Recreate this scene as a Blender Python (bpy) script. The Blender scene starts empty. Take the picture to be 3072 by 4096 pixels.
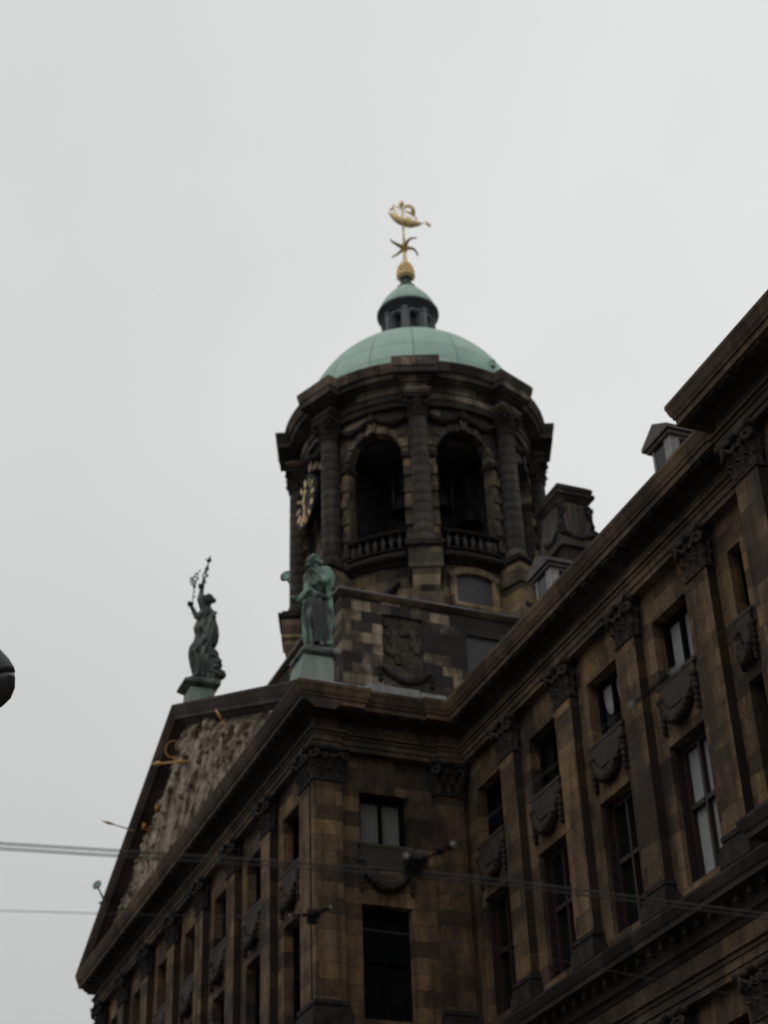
import bpy, math, random
from math import sin, cos, pi, radians, sqrt, atan2
from mathutils import Vector, Matrix, noise
random.seed(7)
S = bpy.context.scene
COL = S.collection

# ------------------------------------------------------------------ camera
CAM = Vector((42.6238, -20.3858, 1.6))
FWD = Vector((-0.77120955, 0.32732669, 0.545979))
RGT = Vector((0.36990728, 0.928442, -0.0341182))
UPV = Vector((0.51807763, -0.17564933, 0.83710386))
FPX = 6788.9
cd = bpy.data.cameras.new("camera")
cam = bpy.data.objects.new("camera", cd)
COL.objects.link(cam)
M = Matrix((RGT, UPV, -FWD)).transposed().to_4x4()
M.translation = CAM
cam.matrix_world = M
cd.sensor_fit = 'VERTICAL'
cd.sensor_height = 36.0
cd.sensor_width = 27.0
cd.lens = FPX / 4096 * 36.0
cd.clip_start = 0.1
cd.clip_end = 6000
cd.dof.use_dof = True
cd.dof.focus_distance = 25.0
cd.dof.aperture_fstop = 0.92
S.camera = cam

# ------------------------------------------------------------------ world: overcast sky
SUN_EL, SUN_ROT = radians(58), radians(150)
W = bpy.data.worlds.new("World")
S.world = W
W.use_nodes = True
wn, wl = W.node_tree.nodes, W.node_tree.links
wn.clear()
wo = wn.new('ShaderNodeOutputWorld')
bg = wn.new('ShaderNodeBackground')
bg.inputs['Strength'].default_value = 0.1
sky = wn.new('ShaderNodeTexSky')
sky.sky_type = 'NISHITA'
sky.sun_disc = False
sky.sun_elevation = SUN_EL
sky.sun_rotation = SUN_ROT
tc = wn.new('ShaderNodeTexCoord')
sx = wn.new('ShaderNodeSeparateXYZ')
wl.new(tc.outputs['Generated'], sx.inputs[0])
ramp = wn.new('ShaderNodeValToRGB')          # brightness of a cloud deck, horizon to zenith
els = ramp.color_ramp.elements
els[0].position = 0.0
els[0].color = (0.08, 0.08, 0.08, 1)
els[1].position = 1.0
els[1].color = (0.78, 0.785, 0.78, 1)
for p, v in ((0.12, 0.20), (0.21, 0.42), (0.27, 0.56), (0.42, 0.66), (0.58, 0.72), (0.75, 0.745)):
    e = els.new(p)
    e.color = (v * 0.996, v * 1.004, v * 0.998, 1)
wl.new(sx.outputs['Z'], ramp.inputs[0])
cn = wn.new('ShaderNodeTexNoise')
cn.inputs['Scale'].default_value = 2.2
cn.inputs['Detail'].default_value = 5
cn.inputs['Roughness'].default_value = 0.5
wl.new(tc.outputs['Generated'], cn.inputs['Vector'])
mr = wn.new('ShaderNodeMapRange')
mr.inputs['From Min'].default_value = 0.3
mr.inputs['From Max'].default_value = 0.7
mr.inputs['To Min'].default_value = 9.5
mr.inputs['To Max'].default_value = 10.9
wl.new(cn.outputs[0], mr.inputs['Value'])
# the deck is a little thinner (brighter) towards the right-hand side of the square
mul = wn.new('ShaderNodeVectorMath')
mul.operation = 'SCALE'
wl.new(ramp.outputs[0], mul.inputs[0])
dp = wn.new('ShaderNodeVectorMath')
dp.operation = 'DOT_PRODUCT'
wl.new(tc.outputs['Generated'], dp.inputs[0])
dp.inputs[1].default_value = (0.37, 0.93, 0.0)
mr2 = wn.new('ShaderNodeMapRange')
mr2.inputs['From Min'].default_value = -0.25
mr2.inputs['From Max'].default_value = 0.32
mr2.inputs['To Min'].default_value = 0.93
mr2.inputs['To Max'].default_value = 1.05
mr2.interpolation_type = 'SMOOTHSTEP'
wl.new(dp.outputs['Value'], mr2.inputs['Value'])
mm = wn.new('ShaderNodeMath')
mm.operation = 'MULTIPLY'
wl.new(mr.outputs[0], mm.inputs[0])
wl.new(mr2.outputs[0], mm.inputs[1])
wl.new(mm.outputs[0], mul.inputs['Scale'])
mix = wn.new('ShaderNodeMix')
mix.data_type = 'RGBA'
mix.inputs['Factor'].default_value = 0.97
wl.new(sky.outputs[0], mix.inputs['A'])
wl.new(mul.outputs[0], mix.inputs['B'])
wl.new(mix.outputs['Result'], bg.inputs['Color'])
wl.new(bg.outputs[0], wo.inputs['Surface'])

sl = bpy.data.lights.new("sun", 'SUN')
sl.energy = 0.5
sl.angle = radians(60)
sl.color = (1.0, 0.97, 0.93)
so = bpy.data.objects.new("sun", sl)
COL.objects.link(so)
sd = Vector((sin(SUN_ROT) * cos(SUN_EL), cos(SUN_ROT) * cos(SUN_EL), sin(SUN_EL)))
so.rotation_euler = sd.to_track_quat('Z', 'Y').to_euler()
so.location = (60, -60, 120)

S.view_settings.view_transform = 'Standard'
S.view_settings.look = 'None'
S.view_settings.exposure = 0
S.view_settings.gamma = 1
S.cycles.max_bounces = 5

# ------------------------------------------------------------------ node helpers / materials
class NT:
    def __init__(self, name):
        self.m = bpy.data.materials.new(name)
        self.m.use_nodes = True
        self.n, self.l = self.m.node_tree.nodes, self.m.node_tree.links
        self.b = self.n['Principled BSDF']
    def new(self, t, **kw):
        x = self.n.new(t)
        for k, v in kw.items():
            setattr(x, k, v)
        return x
    def put(self, sock, v):
        if hasattr(v, 'is_output') or isinstance(v, bpy.types.NodeSocket):
            self.l.new(v, sock)
        else:
            sock.default_value = v
    def math(self, op, a, b=0.0, c=None):
        x = self.new('ShaderNodeMath', operation=op)
        self.put(x.inputs[0], a)
        self.put(x.inputs[1], b)
        if c is not None:
            self.put(x.inputs[2], c)
        return x.outputs[0]
    def mixc(self, f, a, b, mode='MIX'):
        x = self.new('ShaderNodeMix', data_type='RGBA', blend_type=mode)
        self.put(x.inputs['Factor'], f)
        self.put(x.inputs['A'], a)
        self.put(x.inputs['B'], b)
        return x.outputs['Result']
    def ramp(self, f, stops, interp='LINEAR'):
        x = self.new('ShaderNodeValToRGB')
        x.color_ramp.interpolation = interp
        e = x.color_ramp.elements
        while len(e) < len(stops):
            e.new(0.5)
        for i, (p, c) in enumerate(stops):
            e[i].position = p
            e[i].color = (c if len(c) == 4 else (*c, 1)) if hasattr(c, '__len__') else (c, c, c, 1)
        self.l.new(f, x.inputs[0])
        return x.outputs[0]
    def pos(self):
        return self.new('ShaderNodeNewGeometry').outputs['Position']
    def scaled(self, v, s):
        x = self.new('ShaderNodeVectorMath', operation='MULTIPLY')
        self.l.new(v, x.inputs[0])
        x.inputs[1].default_value = s
        return x.outputs[0]
    def noise(self, v, scale, detail=4, rough=0.55):
        x = self.new('ShaderNodeTexNoise')
        x.inputs['Scale'].default_value = scale
        x.inputs['Detail'].default_value = detail
        x.inputs['Roughness'].default_value = rough
        self.l.new(v, x.inputs['Vector'])
        return x.outputs[0]
    def bump(self, h, strength=0.4, dist=0.02):
        x = self.new('ShaderNodeBump')
        x.inputs['Strength'].default_value = strength
        x.inputs['Distance'].default_value = dist
        self.l.new(h, x.inputs['Height'])
        self.l.new(x.outputs[0], self.b.inputs['Normal'])

TX, TY = -13.0, 4.83          # tower axis

def stone(name, stops, bw=1.0, bh=0.45, cyl=None, grime=(0.45, 1.15), gs=(0.9, 0.9, 0.16), mortar=0.40, rough=0.9, tint=0.35, blockmix=1.0, soot=0.72):
    t = NT(name)
    p = t.pos()
    s = t.new('ShaderNodeSeparateXYZ')
    t.l.new(p, s.inputs[0])
    if cyl:
        a = t.math('ARCTAN2', t.math('SUBTRACT', s.outputs[1], TY), t.math('SUBTRACT', s.outputs[0], TX))
        u = t.math('MULTIPLY', a, cyl)
    else:
        u = t.math('ADD', s.outputs[0], s.outputs[1])
    c = t.new('ShaderNodeCombineXYZ')
    t.l.new(u, c.inputs[0])
    t.l.new(s.outputs[2], c.inputs[1])
    # slightly wobbly joints
    br = t.new('ShaderNodeTexBrick')
    br.inputs['Scale'].default_value = 1.0
    br.inputs['Brick Width'].default_value = bw
    br.inputs['Row Height'].default_value = bh
    br.inputs['Mortar Size'].default_value = 0.012
    br.inputs['Mortar Smooth'].default_value = 0.2
    br.inputs['Color1'].default_value = (0, 0, 0, 1)
    br.inputs['Color2'].default_value = (1, 1, 1, 1)
    br.inputs['Mortar'].default_value = (0.5, 0.5, 0.5, 1)
    t.l.new(c.outputs[0], br.inputs['Vector'])
    n1 = t.noise(p, 0.35, 3)
    n2 = t.noise(p, 2.6, 5, 0.65)
    val = t.math('ADD', t.math('MULTIPLY', br.outputs['Color'], 0.62 * blockmix), t.math('MULTIPLY', n1, 0.38 + 0.62 * (1 - blockmix)))
    val = t.math('ADD', val, t.math('MULTIPLY', t.math('SUBTRACT', n2, 0.5), tint))
    col = t.ramp(val, stops)
    g = t.noise(t.scaled(p, gs), 1.6, 5, 0.6)
    gr = t.ramp(g, [(0.34, grime[0]), (0.62, grime[1])])
    col = t.mixc(1.0, col, gr, 'MULTIPLY')
    # soot crust in big irregular patches, and narrow run-off streaks
    so_ = t.noise(t.scaled(p, (1, 1, 0.55)), 0.55, 6, 0.62)
    col = t.mixc(t.math('MULTIPLY', t.ramp(so_, [(0.50, 0.0), (0.60, 1.0)]), soot), col, (0.024, 0.018, 0.014, 1))
    st = t.noise(t.scaled(p, (2.6, 2.6, 0.13)), 1.5, 4, 0.6)
    col = t.mixc(t.math('MULTIPLY', t.ramp(st, [(0.50, 0.0), (0.66, 1.0)]), soot * 0.8), col, (0.038, 0.023, 0.012, 1))
    n3 = t.noise(p, 11.0, 4, 0.7)
    col = t.mixc(1.0, col, t.ramp(n3, [(0.3, 0.72), (0.7, 1.22)]), 'MULTIPLY')
    col = t.mixc(t.math('MULTIPLY', br.outputs['Fac'], mortar), col, (0.012, 0.010, 0.009, 1))
    t.l.new(col, t.b.inputs['Base Color'])
    t.b.inputs['Roughness'].default_value = rough
    t.b.inputs['Specular IOR Level'].default_value = 0.25
    h = t.math('SUBTRACT', t.math('MULTIPLY', n3, 0.6), br.outputs['Fac'])
    t.bump(h, 0.5, 0.03)
    return t.m

def plain(name, col, rough=0.6, metal=0.0, var=0.25, scale=5.0, spec=0.4, bump=0.0, streak=False, col2=None):
    t = NT(name)
    p = t.pos()
    v = t.scaled(p, (1, 1, {'half': 0.45, 'most': 0.8}.get(streak, 0.18))) if streak else p
    n = t.noise(v, scale, 5, 0.6)
    if col2 is None:
        col2 = tuple(x * (1 - var) for x in col)
        col = tuple(min(1, x * (1 + var)) for x in col)
    c = t.ramp(n, [(0.43, col2), (0.61, col)] if streak in ('half', 'most') else [(0.32, col2), (0.66, col)])
    t.l.new(c, t.b.inputs['Base Color'])
    t.b.inputs['Roughness'].default_value = rough
    t.b.inputs['Metallic'].default_value = metal
    t.b.inputs['Specular IOR Level'].default_value = spec
    if bump:
        t.bump(n, bump, 0.03)
    return t.m

WARM = [(0.14, (0.026, 0.019, 0.014)), (0.33, (0.060, 0.040, 0.025)), (0.47, (0.118, 0.075, 0.044)), (0.62, (0.158, 0.104, 0.062)), (0.74, (0.195, 0.114, 0.050)), (0.9, (0.245, 0.178, 0.115))]
DARKS = [(0.20, (0.026, 0.023, 0.022)), (0.46, (0.046, 0.040, 0.036)), (0.56, (0.095, 0.075, 0.057)), (0.62, (0.27, 0.21, 0.148)), (0.95, (0.40, 0.33, 0.24))]
TRIM = [(0.15, (0.042, 0.029, 0.021)), (0.5, (0.102, 0.069, 0.045)), (0.85, (0.172, 0.114, 0.066))]
MT = {}
MT['stone'] = stone('sandstone_blocks', WARM, 1.15, 0.46, blockmix=0.72, grime=(0.48, 1.3), tint=0.5, soot=0.62)
MT['trim'] = stone('sandstone_mouldings', TRIM, 1.9, 5.0, gs=(0.5, 0.5, 0.5), mortar=0.35, blockmix=0.7)
MT['rake'] = stone('brown_raking_cornice', [(0.15, (0.040, 0.029, 0.023)), (0.5, (0.078, 0.055, 0.042)), (0.85, (0.115, 0.080, 0.058))], 2.4, 9.0, gs=(0.5, 0.5, 0.5), mortar=0.2, blockmix=0.4, soot=0.35)
MT['soffit'] = stone('sooty_shaded_cornice_stone', [(0.15, (0.018, 0.015, 0.014)), (0.5, (0.036, 0.028, 0.023)), (0.85, (0.062, 0.046, 0.034))], 1.4, 5.0, gs=(0.5, 0.5, 0.5), mortar=0.3)  # soot tone, darkened further for the shade under the cornices
MT['capital'] = plain('sooty_carved_stone', (0.066, 0.047, 0.034), 0.95, scale=5, spec=0.15, bump=0.3, col2=(0.018, 0.016, 0.015))
MT['side_brown'] = stone('dark_brown_side_stone', [(0.15, (0.020, 0.014, 0.011)), (0.5, (0.038, 0.024, 0.016)), (0.85, (0.075, 0.042, 0.020))], 1.2, 0.46, grime=(0.6, 1.1))
MT['apron'] = plain('smooth_grey_stone', (0.044, 0.034, 0.026), 0.9, var=0.3, scale=2)
MT['soot'] = plain('soot_blackened_stone', (0.030, 0.026, 0.024), 0.95, var=0.45, scale=4, spec=0.15, bump=0.3)
MT['podium'] = stone('patched_tower_stone', DARKS, 0.78, 0.43, grime=(0.7, 1.15), blockmix=0.8, soot=0.5)
MT['tower'] = stone('round_tower_stone', [(0.18, (0.042, 0.038, 0.037)), (0.46, (0.082, 0.070, 0.060)), (0.62, (0.135, 0.108, 0.080)), (0.74, (0.29, 0.222, 0.150)), (0.95, (0.36, 0.295, 0.215))], 0.95, 0.46, cyl=5.0)
MT['column'] = stone('weathered_column_stone', [(0.15, (0.034, 0.030, 0.028)), (0.45, (0.062, 0.053, 0.046)), (0.68, (0.105, 0.085, 0.066)), (0.92, (0.19, 0.150, 0.11))], 3.0, 0.45, cyl=5.4, blockmix=0.45, tint=0.6, soot=0.6)
MT['quoin'] = stone('buff_quoin_stone', [(0.18, (0.060, 0.052, 0.046)), (0.42, (0.125, 0.100, 0.075)), (0.66, (0.21, 0.160, 0.105)), (0.78, (0.25, 0.165, 0.080)), (0.95, (0.30, 0.24, 0.17))], 0.95, 0.40, cyl=5.0, soot=0.6)
MT['tower_dark'] = stone('weathered_tower_entablature', [(0.15, (0.030, 0.028, 0.028)), (0.45, (0.056, 0.049, 0.044)), (0.60, (0.125, 0.100, 0.077)), (0.82, (0.29, 0.23, 0.17))], 1.4, 0.36, cyl=5.4)
MT['tower_base'] = stone('pale_tower_base_stone', [(0.14, (0.060, 0.052, 0.044)), (0.36, (0.16, 0.125, 0.088)), (0.62, (0.30, 0.235, 0.160)), (0.76, (0.34, 0.235, 0.115)), (0.95, (0.40, 0.335, 0.245))], 0.9, 0.44, cyl=5.0, grime=(0.5, 1.15), soot=0.4)
MT['marble'] = plain('weathered_marble', (0.325, 0.268, 0.200), 0.8, scale=1.9, streak='most', col2=(0.092, 0.058, 0.032), bump=0.3)
MT['rail'] = plain('black_crusted_rail_stone', (0.016, 0.014, 0.013), 0.95, var=0.4, spec=0.05)
MT['panel'] = plain('sooty_relief_stone', (0.058, 0.049, 0.040), 0.95, var=0.4, scale=3, spec=0.1)
MT['baluster'] = plain('dark_grey_stone', (0.042, 0.037, 0.034), 0.9, var=0.4, scale=6)
MT['belfry'] = plain('dim_belfry_infill', (0.030, 0.026, 0.026), 0.95, var=0.4, spec=0.1)  # dark fill for belfry floor, ceiling and the added fins
MT['gold_spear'] = plain('old_yellow_gilding', (0.46, 0.27, 0.085), 0.6, metal=0.1, var=0.3)
MT['gold_clock'] = plain('aged_gilding', (0.78, 0.57, 0.30), 0.55, metal=0.2, var=0.3, scale=5)
MT['chimney'] = plain('streaked_chimney_stone', (0.095, 0.074, 0.057), 0.9, scale=2.4, streak=True, col2=(0.022, 0.019, 0.018), bump=0.3)
MT['verdigris'] = plain('verdigris_bronze', (0.185, 0.305, 0.240), 0.6, metal=0.1, scale=2.6, streak='half', col2=(0.022, 0.030, 0.030), bump=0.2)
MT['bronze'] = plain('dark_bronze', (0.105, 0.135, 0.115), 0.6, metal=0.1, scale=2.4, streak='half', col2=(0.018, 0.022, 0.024), bump=0.2)
MT['bronze_shaded'] = plain('shaded_skirt_bronze', (0.035, 0.050, 0.045), 0.65, scale=2.0, streak=True, col2=(0.014, 0.017, 0.018))  # bronze darkened to stand for shadow on the corner statues' skirts
MT['plinth'] = plain('green_stained_lead', (0.29, 0.315, 0.28), 0.7, scale=1.4, streak=True, col2=(0.12, 0.19, 0.16))
MT['gold'] = plain('gilding', (0.86, 0.60, 0.29), 0.5, metal=0.3, var=0.3, scale=6)
MT['gold_dull'] = plain('weathered_gilding', (0.27, 0.125, 0.030), 0.7, metal=0.1, var=0.3, scale=6)
MT['lead'] = plain('wet_lead_sheet', (0.15, 0.148, 0.148), 0.45, var=0.35, scale=3, streak=True)
MT['leadgrey'] = plain('blue_grey_lead', (0.125, 0.138, 0.148), 0.6, var=0.4, scale=3, streak=True)
MT['leaddark'] = plain('dark_blue_lead', (0.030, 0.036, 0.042), 0.6, var=0.4, scale=3, streak=True)
MT['black'] = plain('unlit_interior', (0.010, 0.010, 0.011), 0.95, spec=0.05)
MT['clock'] = plain('black_clock_enamel', (0.012, 0.012, 0.013), 0.6, spec=0.2)
MT['wood_red'] = plain('dark_red_painted_wood', (0.020, 0.008, 0.008), 0.6, var=0.3)
MT['wood_dark'] = plain('dark_painted_wood', (0.007, 0.006, 0.006), 0.9, var=0.3, spec=0.03)
MT['white'] = plain('off_white_paint', (0.25, 0.24, 0.225), 0.6, var=0.25)
MT['slate'] = plain('grey_slate', (0.082, 0.071, 0.066), 0.7, var=0.35, scale=4)
MT['iron'] = plain('black_iron', (0.022, 0.022, 0.024), 0.5, var=0.2)
MT['wire'] = plain('weathered_copper_wire', (0.040, 0.036, 0.033), 0.6, var=0.2, spec=0.25)
MT['clamp'] = plain('bare_metal_fitting', (0.012, 0.011, 0.010), 0.8, var=0.2, spec=0.1)
MT['clamp_bright'] = plain('glint_bright_fitting', (0.16, 0.15, 0.14), 0.5, var=0.2)  # pale grey paints the glints on the metal end fittings
MT['porcelain_red'] = plain('red_brown_insulator', (0.020, 0.008, 0.008), 0.7, var=0.25, spec=0.15)
MT['porcelain'] = plain('brown_red_insulator', (0.008, 0.006, 0.006), 0.8, var=0.25, spec=0.05)
MT['paving'] = plain('street_paving', (0.10, 0.095, 0.09), 0.8, var=0.3, scale=1.5)
MT['bell'] = plain('bell_bronze', (0.012, 0.012, 0.012), 0.7, var=0.3, spec=0.05)

def glass(name, col, spec, rough=0.04):
    t = NT(name)
    p = t.pos()
    n = t.noise(p, 1.1, 2)
    t.l.new(t.ramp(n, [(0.3, tuple(c * 0.8 for c in col)), (0.7, col)]), t.b.inputs['Base Color'])
    t.b.inputs['Roughness'].default_value = rough
    t.b.inputs['Specular IOR Level'].default_value = spec
    t.bump(n, 0.15, 0.02)
    return t.m
MT['pane'] = glass('old_dark_glass', (0.008, 0.009, 0.010), 0.07)
MT['pane_sky'] = glass('glass_blind_and_sky_reflection', (0.29, 0.30, 0.305), 0.45)  # pale base stands for white curtain and sky reflection in the panes
MT['pane_mid'] = glass('glass_over_grey_curtain', (0.03, 0.032, 0.034), 0.12)

def lattice():
    t = NT('leaded_lattice_glass')
    p = t.pos()
    s = t.new('ShaderNodeSeparateXYZ')
    t.l.new(p, s.inputs[0])
    c = t.new('ShaderNodeCombineXYZ')
    t.l.new(s.outputs[1], c.inputs[0])
    t.l.new(s.outputs[2], c.inputs[1])
    br = t.new('ShaderNodeTexBrick')
    br.offset = 0.0
    br.inputs['Scale'].default_value = 1
    br.inputs['Brick Width'].default_value = 0.13
    br.inputs['Row Height'].default_value = 0.15
    br.inputs['Mortar Size'].default_value = 0.016
    br.inputs['Color1'].default_value = (0.035, 0.037, 0.040, 1)
    br.inputs['Color2'].default_value = (0.060, 0.062, 0.066, 1)
    br.inputs['Mortar'].default_value = (0.11, 0.11, 0.112, 1)
    t.l.new(c.outputs[0], br.inputs['Vector'])
    t.l.new(br.outputs[0], t.b.inputs['Base Color'])
    t.b.inputs['Roughness'].default_value = 0.5
    t.b.inputs['Specular IOR Level'].default_value = 0.2
    return t.m
MT['lattice'] = lattice()

def curtain():
    t = NT('pleated_net_curtain')
    p = t.pos()
    s = t.new('ShaderNodeSeparateXYZ')
    t.l.new(p, s.inputs[0])
    u = t.math('ADD', s.outputs[0], s.outputs[1])
    w = t.math('SINE', t.math('ADD', t.math('MULTIPLY', u, 62.0), t.math('MULTIPLY', t.noise(p, 2.0, 3), 6.0)))
    t.l.new(t.ramp(t.math('MULTIPLY_ADD', w, 0.5, 0.5), [(0.1, (0.085, 0.092, 0.085)), (0.9, (0.155, 0.165, 0.150))]), t.b.inputs['Base Color'])
    t.b.inputs['Roughness'].default_value = 0.8
    return t.m
MT['curtain'] = curtain()

def copper(name, R, zc):
    t = NT(name)
    p = t.pos()
    s = t.new('ShaderNodeSeparateXYZ')
    t.l.new(p, s.inputs[0])
    a = t.math('ARCTAN2', t.math('SUBTRACT', s.outputs[1], TY), t.math('SUBTRACT', s.outputs[0], TX))
    lat = t.math('ARCSINE', t.math('MINIMUM', t.math('DIVIDE', t.math('SUBTRACT', s.outputs[2], zc), R * 1.001), 1.0))
    c = t.new('ShaderNodeCombineXYZ')
    t.l.new(t.math('MULTIPLY', a, 16 / (2 * pi)), c.inputs[0])
    t.l.new(t.math('MULTIPLY', lat, R), c.inputs[1])
    br = t.new('ShaderNodeTexBrick')
    br.offset = 0.0
    br.inputs['Scale'].default_value = 1
    br.inputs['Brick Width'].default_value = 1.0
    br.inputs['Row Height'].default_value = 0.92
    br.inputs['Mortar Size'].default_value = 0.016
    br.inputs['Mortar Smooth'].default_value = 0.3
    br.inputs['Color1'].default_value = (0, 0, 0, 1)
    br.inputs['Color2'].default_value = (1, 1, 1, 1)
    br.inputs['Mortar'].default_value = (0.5, 0.5, 0.5, 1)
    t.l.new(c.outputs[0], br.inputs['Vector'])
    n = t.noise(p, 1.1, 5, 0.6)
    v = t.math('ADD', t.math('MULTIPLY', br.outputs['Color'], 0.3), t.math('MULTIPLY', n, 0.7))
    col = t.ramp(v, [(0.25, (0.265, 0.415, 0.345)), (0.55, (0.345, 0.505, 0.425)), (0.85, (0.42, 0.575, 0.49))])
    # ochre run-off stains following the meridians
    st = t.new('ShaderNodeCombineXYZ')
    t.l.new(t.math('MULTIPLY', a, 9.0), st.inputs[0])
    t.l.new(t.math('MULTIPLY', lat, 0.7), st.inputs[1])
    sn = t.noise(st.outputs[0], 1.3, 3)
    col = t.mixc(t.ramp(sn, [(0.55, 0.0), (0.78, 0.55)]), col, (0.42, 0.42, 0.28, 1))
    col = t.mixc(t.math('MULTIPLY', br.outputs['Fac'], 0.75), col, (0.085, 0.145, 0.115, 1))
    t.l.new(col, t.b.inputs['Base Color'])
    t.b.inputs['Roughness'].default_value = 0.6
    t.b.inputs['Specular IOR Level'].default_value = 0.3
    t.bump(t.math('SUBTRACT', t.math('MULTIPLY', n, 0.4), br.outputs['Fac']), 0.35, 0.02)
    return t.m
MT['copper'] = copper('patinated_copper_panels', 4.97, 45.1)
MT['copper_small'] = copper('patinated_copper_cap', 1.6, 52.2)

# ------------------------------------------------------------------ mesh builder
class MB:
    def __init__(self):
        self.v, self.f, self.mi = [], [], []
        self.m = 0
        self.sm = []
    def add(self, vs, fs, smooth=False):
        o = len(self.v)
        self.v += [tuple(p) for p in vs]
        for f in fs:
            self.f.append(tuple(i + o for i in f))
            self.mi.append(self.m)
            self.sm.append(smooth)
    def quad(self, a, b, c, d):
        self.add((a, b, c, d), ((0, 1, 2, 3),))
    def box(self, x0, x1, y0, y1, z0, z1):
        v = [(x, y, z) for z in (z0, z1) for y in (y0, y1) for x in (x0, x1)]
        self.add(v, ((0, 2, 3, 1), (4, 5, 7, 6), (0, 1, 5, 4), (1, 3, 7, 5), (3, 2, 6, 7), (2, 0, 4, 6)))
    def frustum(self, lo, hi, z0, z1):
        v = [(x, y, z0) for y in (lo[2], lo[3]) for x in (lo[0], lo[1])] + [(x, y, z1) for y in (hi[2], hi[3]) for x in (hi[0], hi[1])]
        self.add(v, ((0, 2, 3, 1), (4, 5, 7, 6), (0, 1, 5, 4), (1, 3, 7, 5), (3, 2, 6, 7), (2, 0, 4, 6)))
    def obox(self, ang, r0, r1, hw, z0, z1, cx=TX, cy=TY, r1t=None, hwt=None):
        r1t = r1 if r1t is None else r1t
        hwt = hw if hwt is None else hwt
        ca, sa = cos(ang), sin(ang)
        v = []
        for z, rr, h in ((z0, r1, hw), (z1, r1t, hwt)):
            for (r, w) in ((r0, -h), (rr, -h), (r0, h), (rr, h)):
                v.append((cx + r * ca - w * sa, cy + r * sa + w * ca, z))
        self.add(v, ((0, 2, 3, 1), (4, 5, 7, 6), (0, 1, 5, 4), (1, 3, 7, 5), (3, 2, 6, 7), (2, 0, 4, 6)))
    def lathe(self, prof, n=48, cx=0, cy=0, cap=True, smooth=True, a0=0, a1=2 * pi):
        full = abs(a1 - a0 - 2 * pi) < 1e-6
        m = n if full else n + 1
        v = []
        for r, z in prof:
            for i in range(m):
                a = a0 + (a1 - a0) * i / n
                v.append((cx + r * cos(a), cy + r * sin(a), z))
        f = []
        for j in range(len(prof) - 1):
            for i in range(n):
                k = (i + 1) % m
                f.append((j * m + i, j * m + k, (j + 1) * m + k, (j + 1) * m + i))
        self.add(v, f, smooth)
        if cap and full:
            if prof[0][0] > 1e-4:
                self.add(v[:m], (tuple(range(m - 1, -1, -1)),))
            if prof[-1][0] > 1e-4:
                self.add(v[-m:], (tuple(range(m)),))
    def tube(self, pts, rad, n=10, flat=1.0):
        pts = [Vector(p) for p in pts]
        if not hasattr(rad, '__len__'):
            rad = [rad] * len(pts)
        v, f = [], []
        ref = None
        for i, p in enumerate(pts):
            t = (pts[min(i + 1, len(pts) - 1)] - pts[max(i - 1, 0)]).normalized()
            if ref is None:
                ref = Vector((0, 0, 1)) if abs(t.z) < 0.9 else Vector((1, 0, 0))
            a = (ref - t * ref.dot(t)).normalized()
            ref = a
            b = t.cross(a)
            for k in range(n):
                q = 2 * pi * k / n
                v.append(p + (a * cos(q) + b * sin(q) * flat) * rad[i])
        for i in range(len(pts) - 1):
            for k in range(n):
                l = (k + 1) % n
                f.append((i * n + k, i * n + l, (i + 1) * n + l, (i + 1) * n + k))
        f.append(tuple(range(n - 1, -1, -1)))
        f.append(tuple((len(pts) - 1) * n + k for k in range(n)))
        self.add(v, f, True)
    def ell(self, c, r, rot=None, nu=14, nv=9, lump=0.0, seed=0):
        c = Vector(c)
        if not hasattr(r, '__len__'):
            r = (r, r, r)
        v, f = [], []
        for j in range(nv + 1):
            th = pi * j / nv
            for i in range(nu):
                ph = 2 * pi * i / nu
                d = Vector((sin(th) * cos(ph), sin(th) * sin(ph), cos(th)))
                k = 1 + lump * noise.noise(d * 2.3 + Vector((seed * 3.1, seed, 0)))
                d = Vector((d.x * r[0], d.y * r[1], d.z * r[2])) * k
                if rot is not None:
                    d = rot @ d
                v.append(c + d)
        for j in range(nv):
            for i in range(nu):
                k = (i + 1) % nu
                f.append((j * nu + i, (j + 1) * nu + i, (j + 1) * nu + k, j * nu + k))
        self.add(v, f, True)
    def loft(self, rings, cap=True):
        n = len(rings[0])
        v = [p for r in rings for p in r]
        f = []
        for j in range(len(rings) - 1):
            for i in range(n):
                k = (i + 1) % n
                f.append((j * n + i, j * n + k, (j + 1) * n + k, (j + 1) * n + i))
        if cap:
            f.append(tuple(range(n - 1, -1, -1)))
            f.append(tuple((len(rings) - 1) * n + i for i in range(n)))
        self.add(v, f, True)
    def sweep(self, path, prof, closed_ends=True):
        """prof: list of (outward, z); path: plan points, outward is to the right of travel."""
        n = len(path)
        P2 = [Vector((p[0], p[1])) for p in path]
        rings = []
        for i in range(n):
            ds = []
            if i > 0:
                ds.append((P2[i] - P2[i - 1]).normalized())
            if i < n - 1:
                ds.append((P2[i + 1] - P2[i]).normalized())
            ns = [Vector((d.y, -d.x)) for d in ds]
            if len(ns) == 2:
                m = ns[0] + ns[1]
                m = m / m.dot(ns[0]) if m.length > 1e-6 else ns[0]
            else:
                m = ns[0]
            rings.append([(P2[i].x + m.x * o, P2[i].y + m.y * o, z) for o, z in prof])
        k = len(prof)
        v = [p for r in rings for p in r]
        f = []
        for i in range(n - 1):
            for j in range(k):
                l = (j + 1) % k
                f.append((i * k + j, i * k + l, (i + 1) * k + l, (i + 1) * k + j))
        if closed_ends:
            f.append(tuple(range(k)))
            f.append(tuple((n - 1) * k + j for j in range(k - 1, -1, -1)))
        self.add(v, f)

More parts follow.
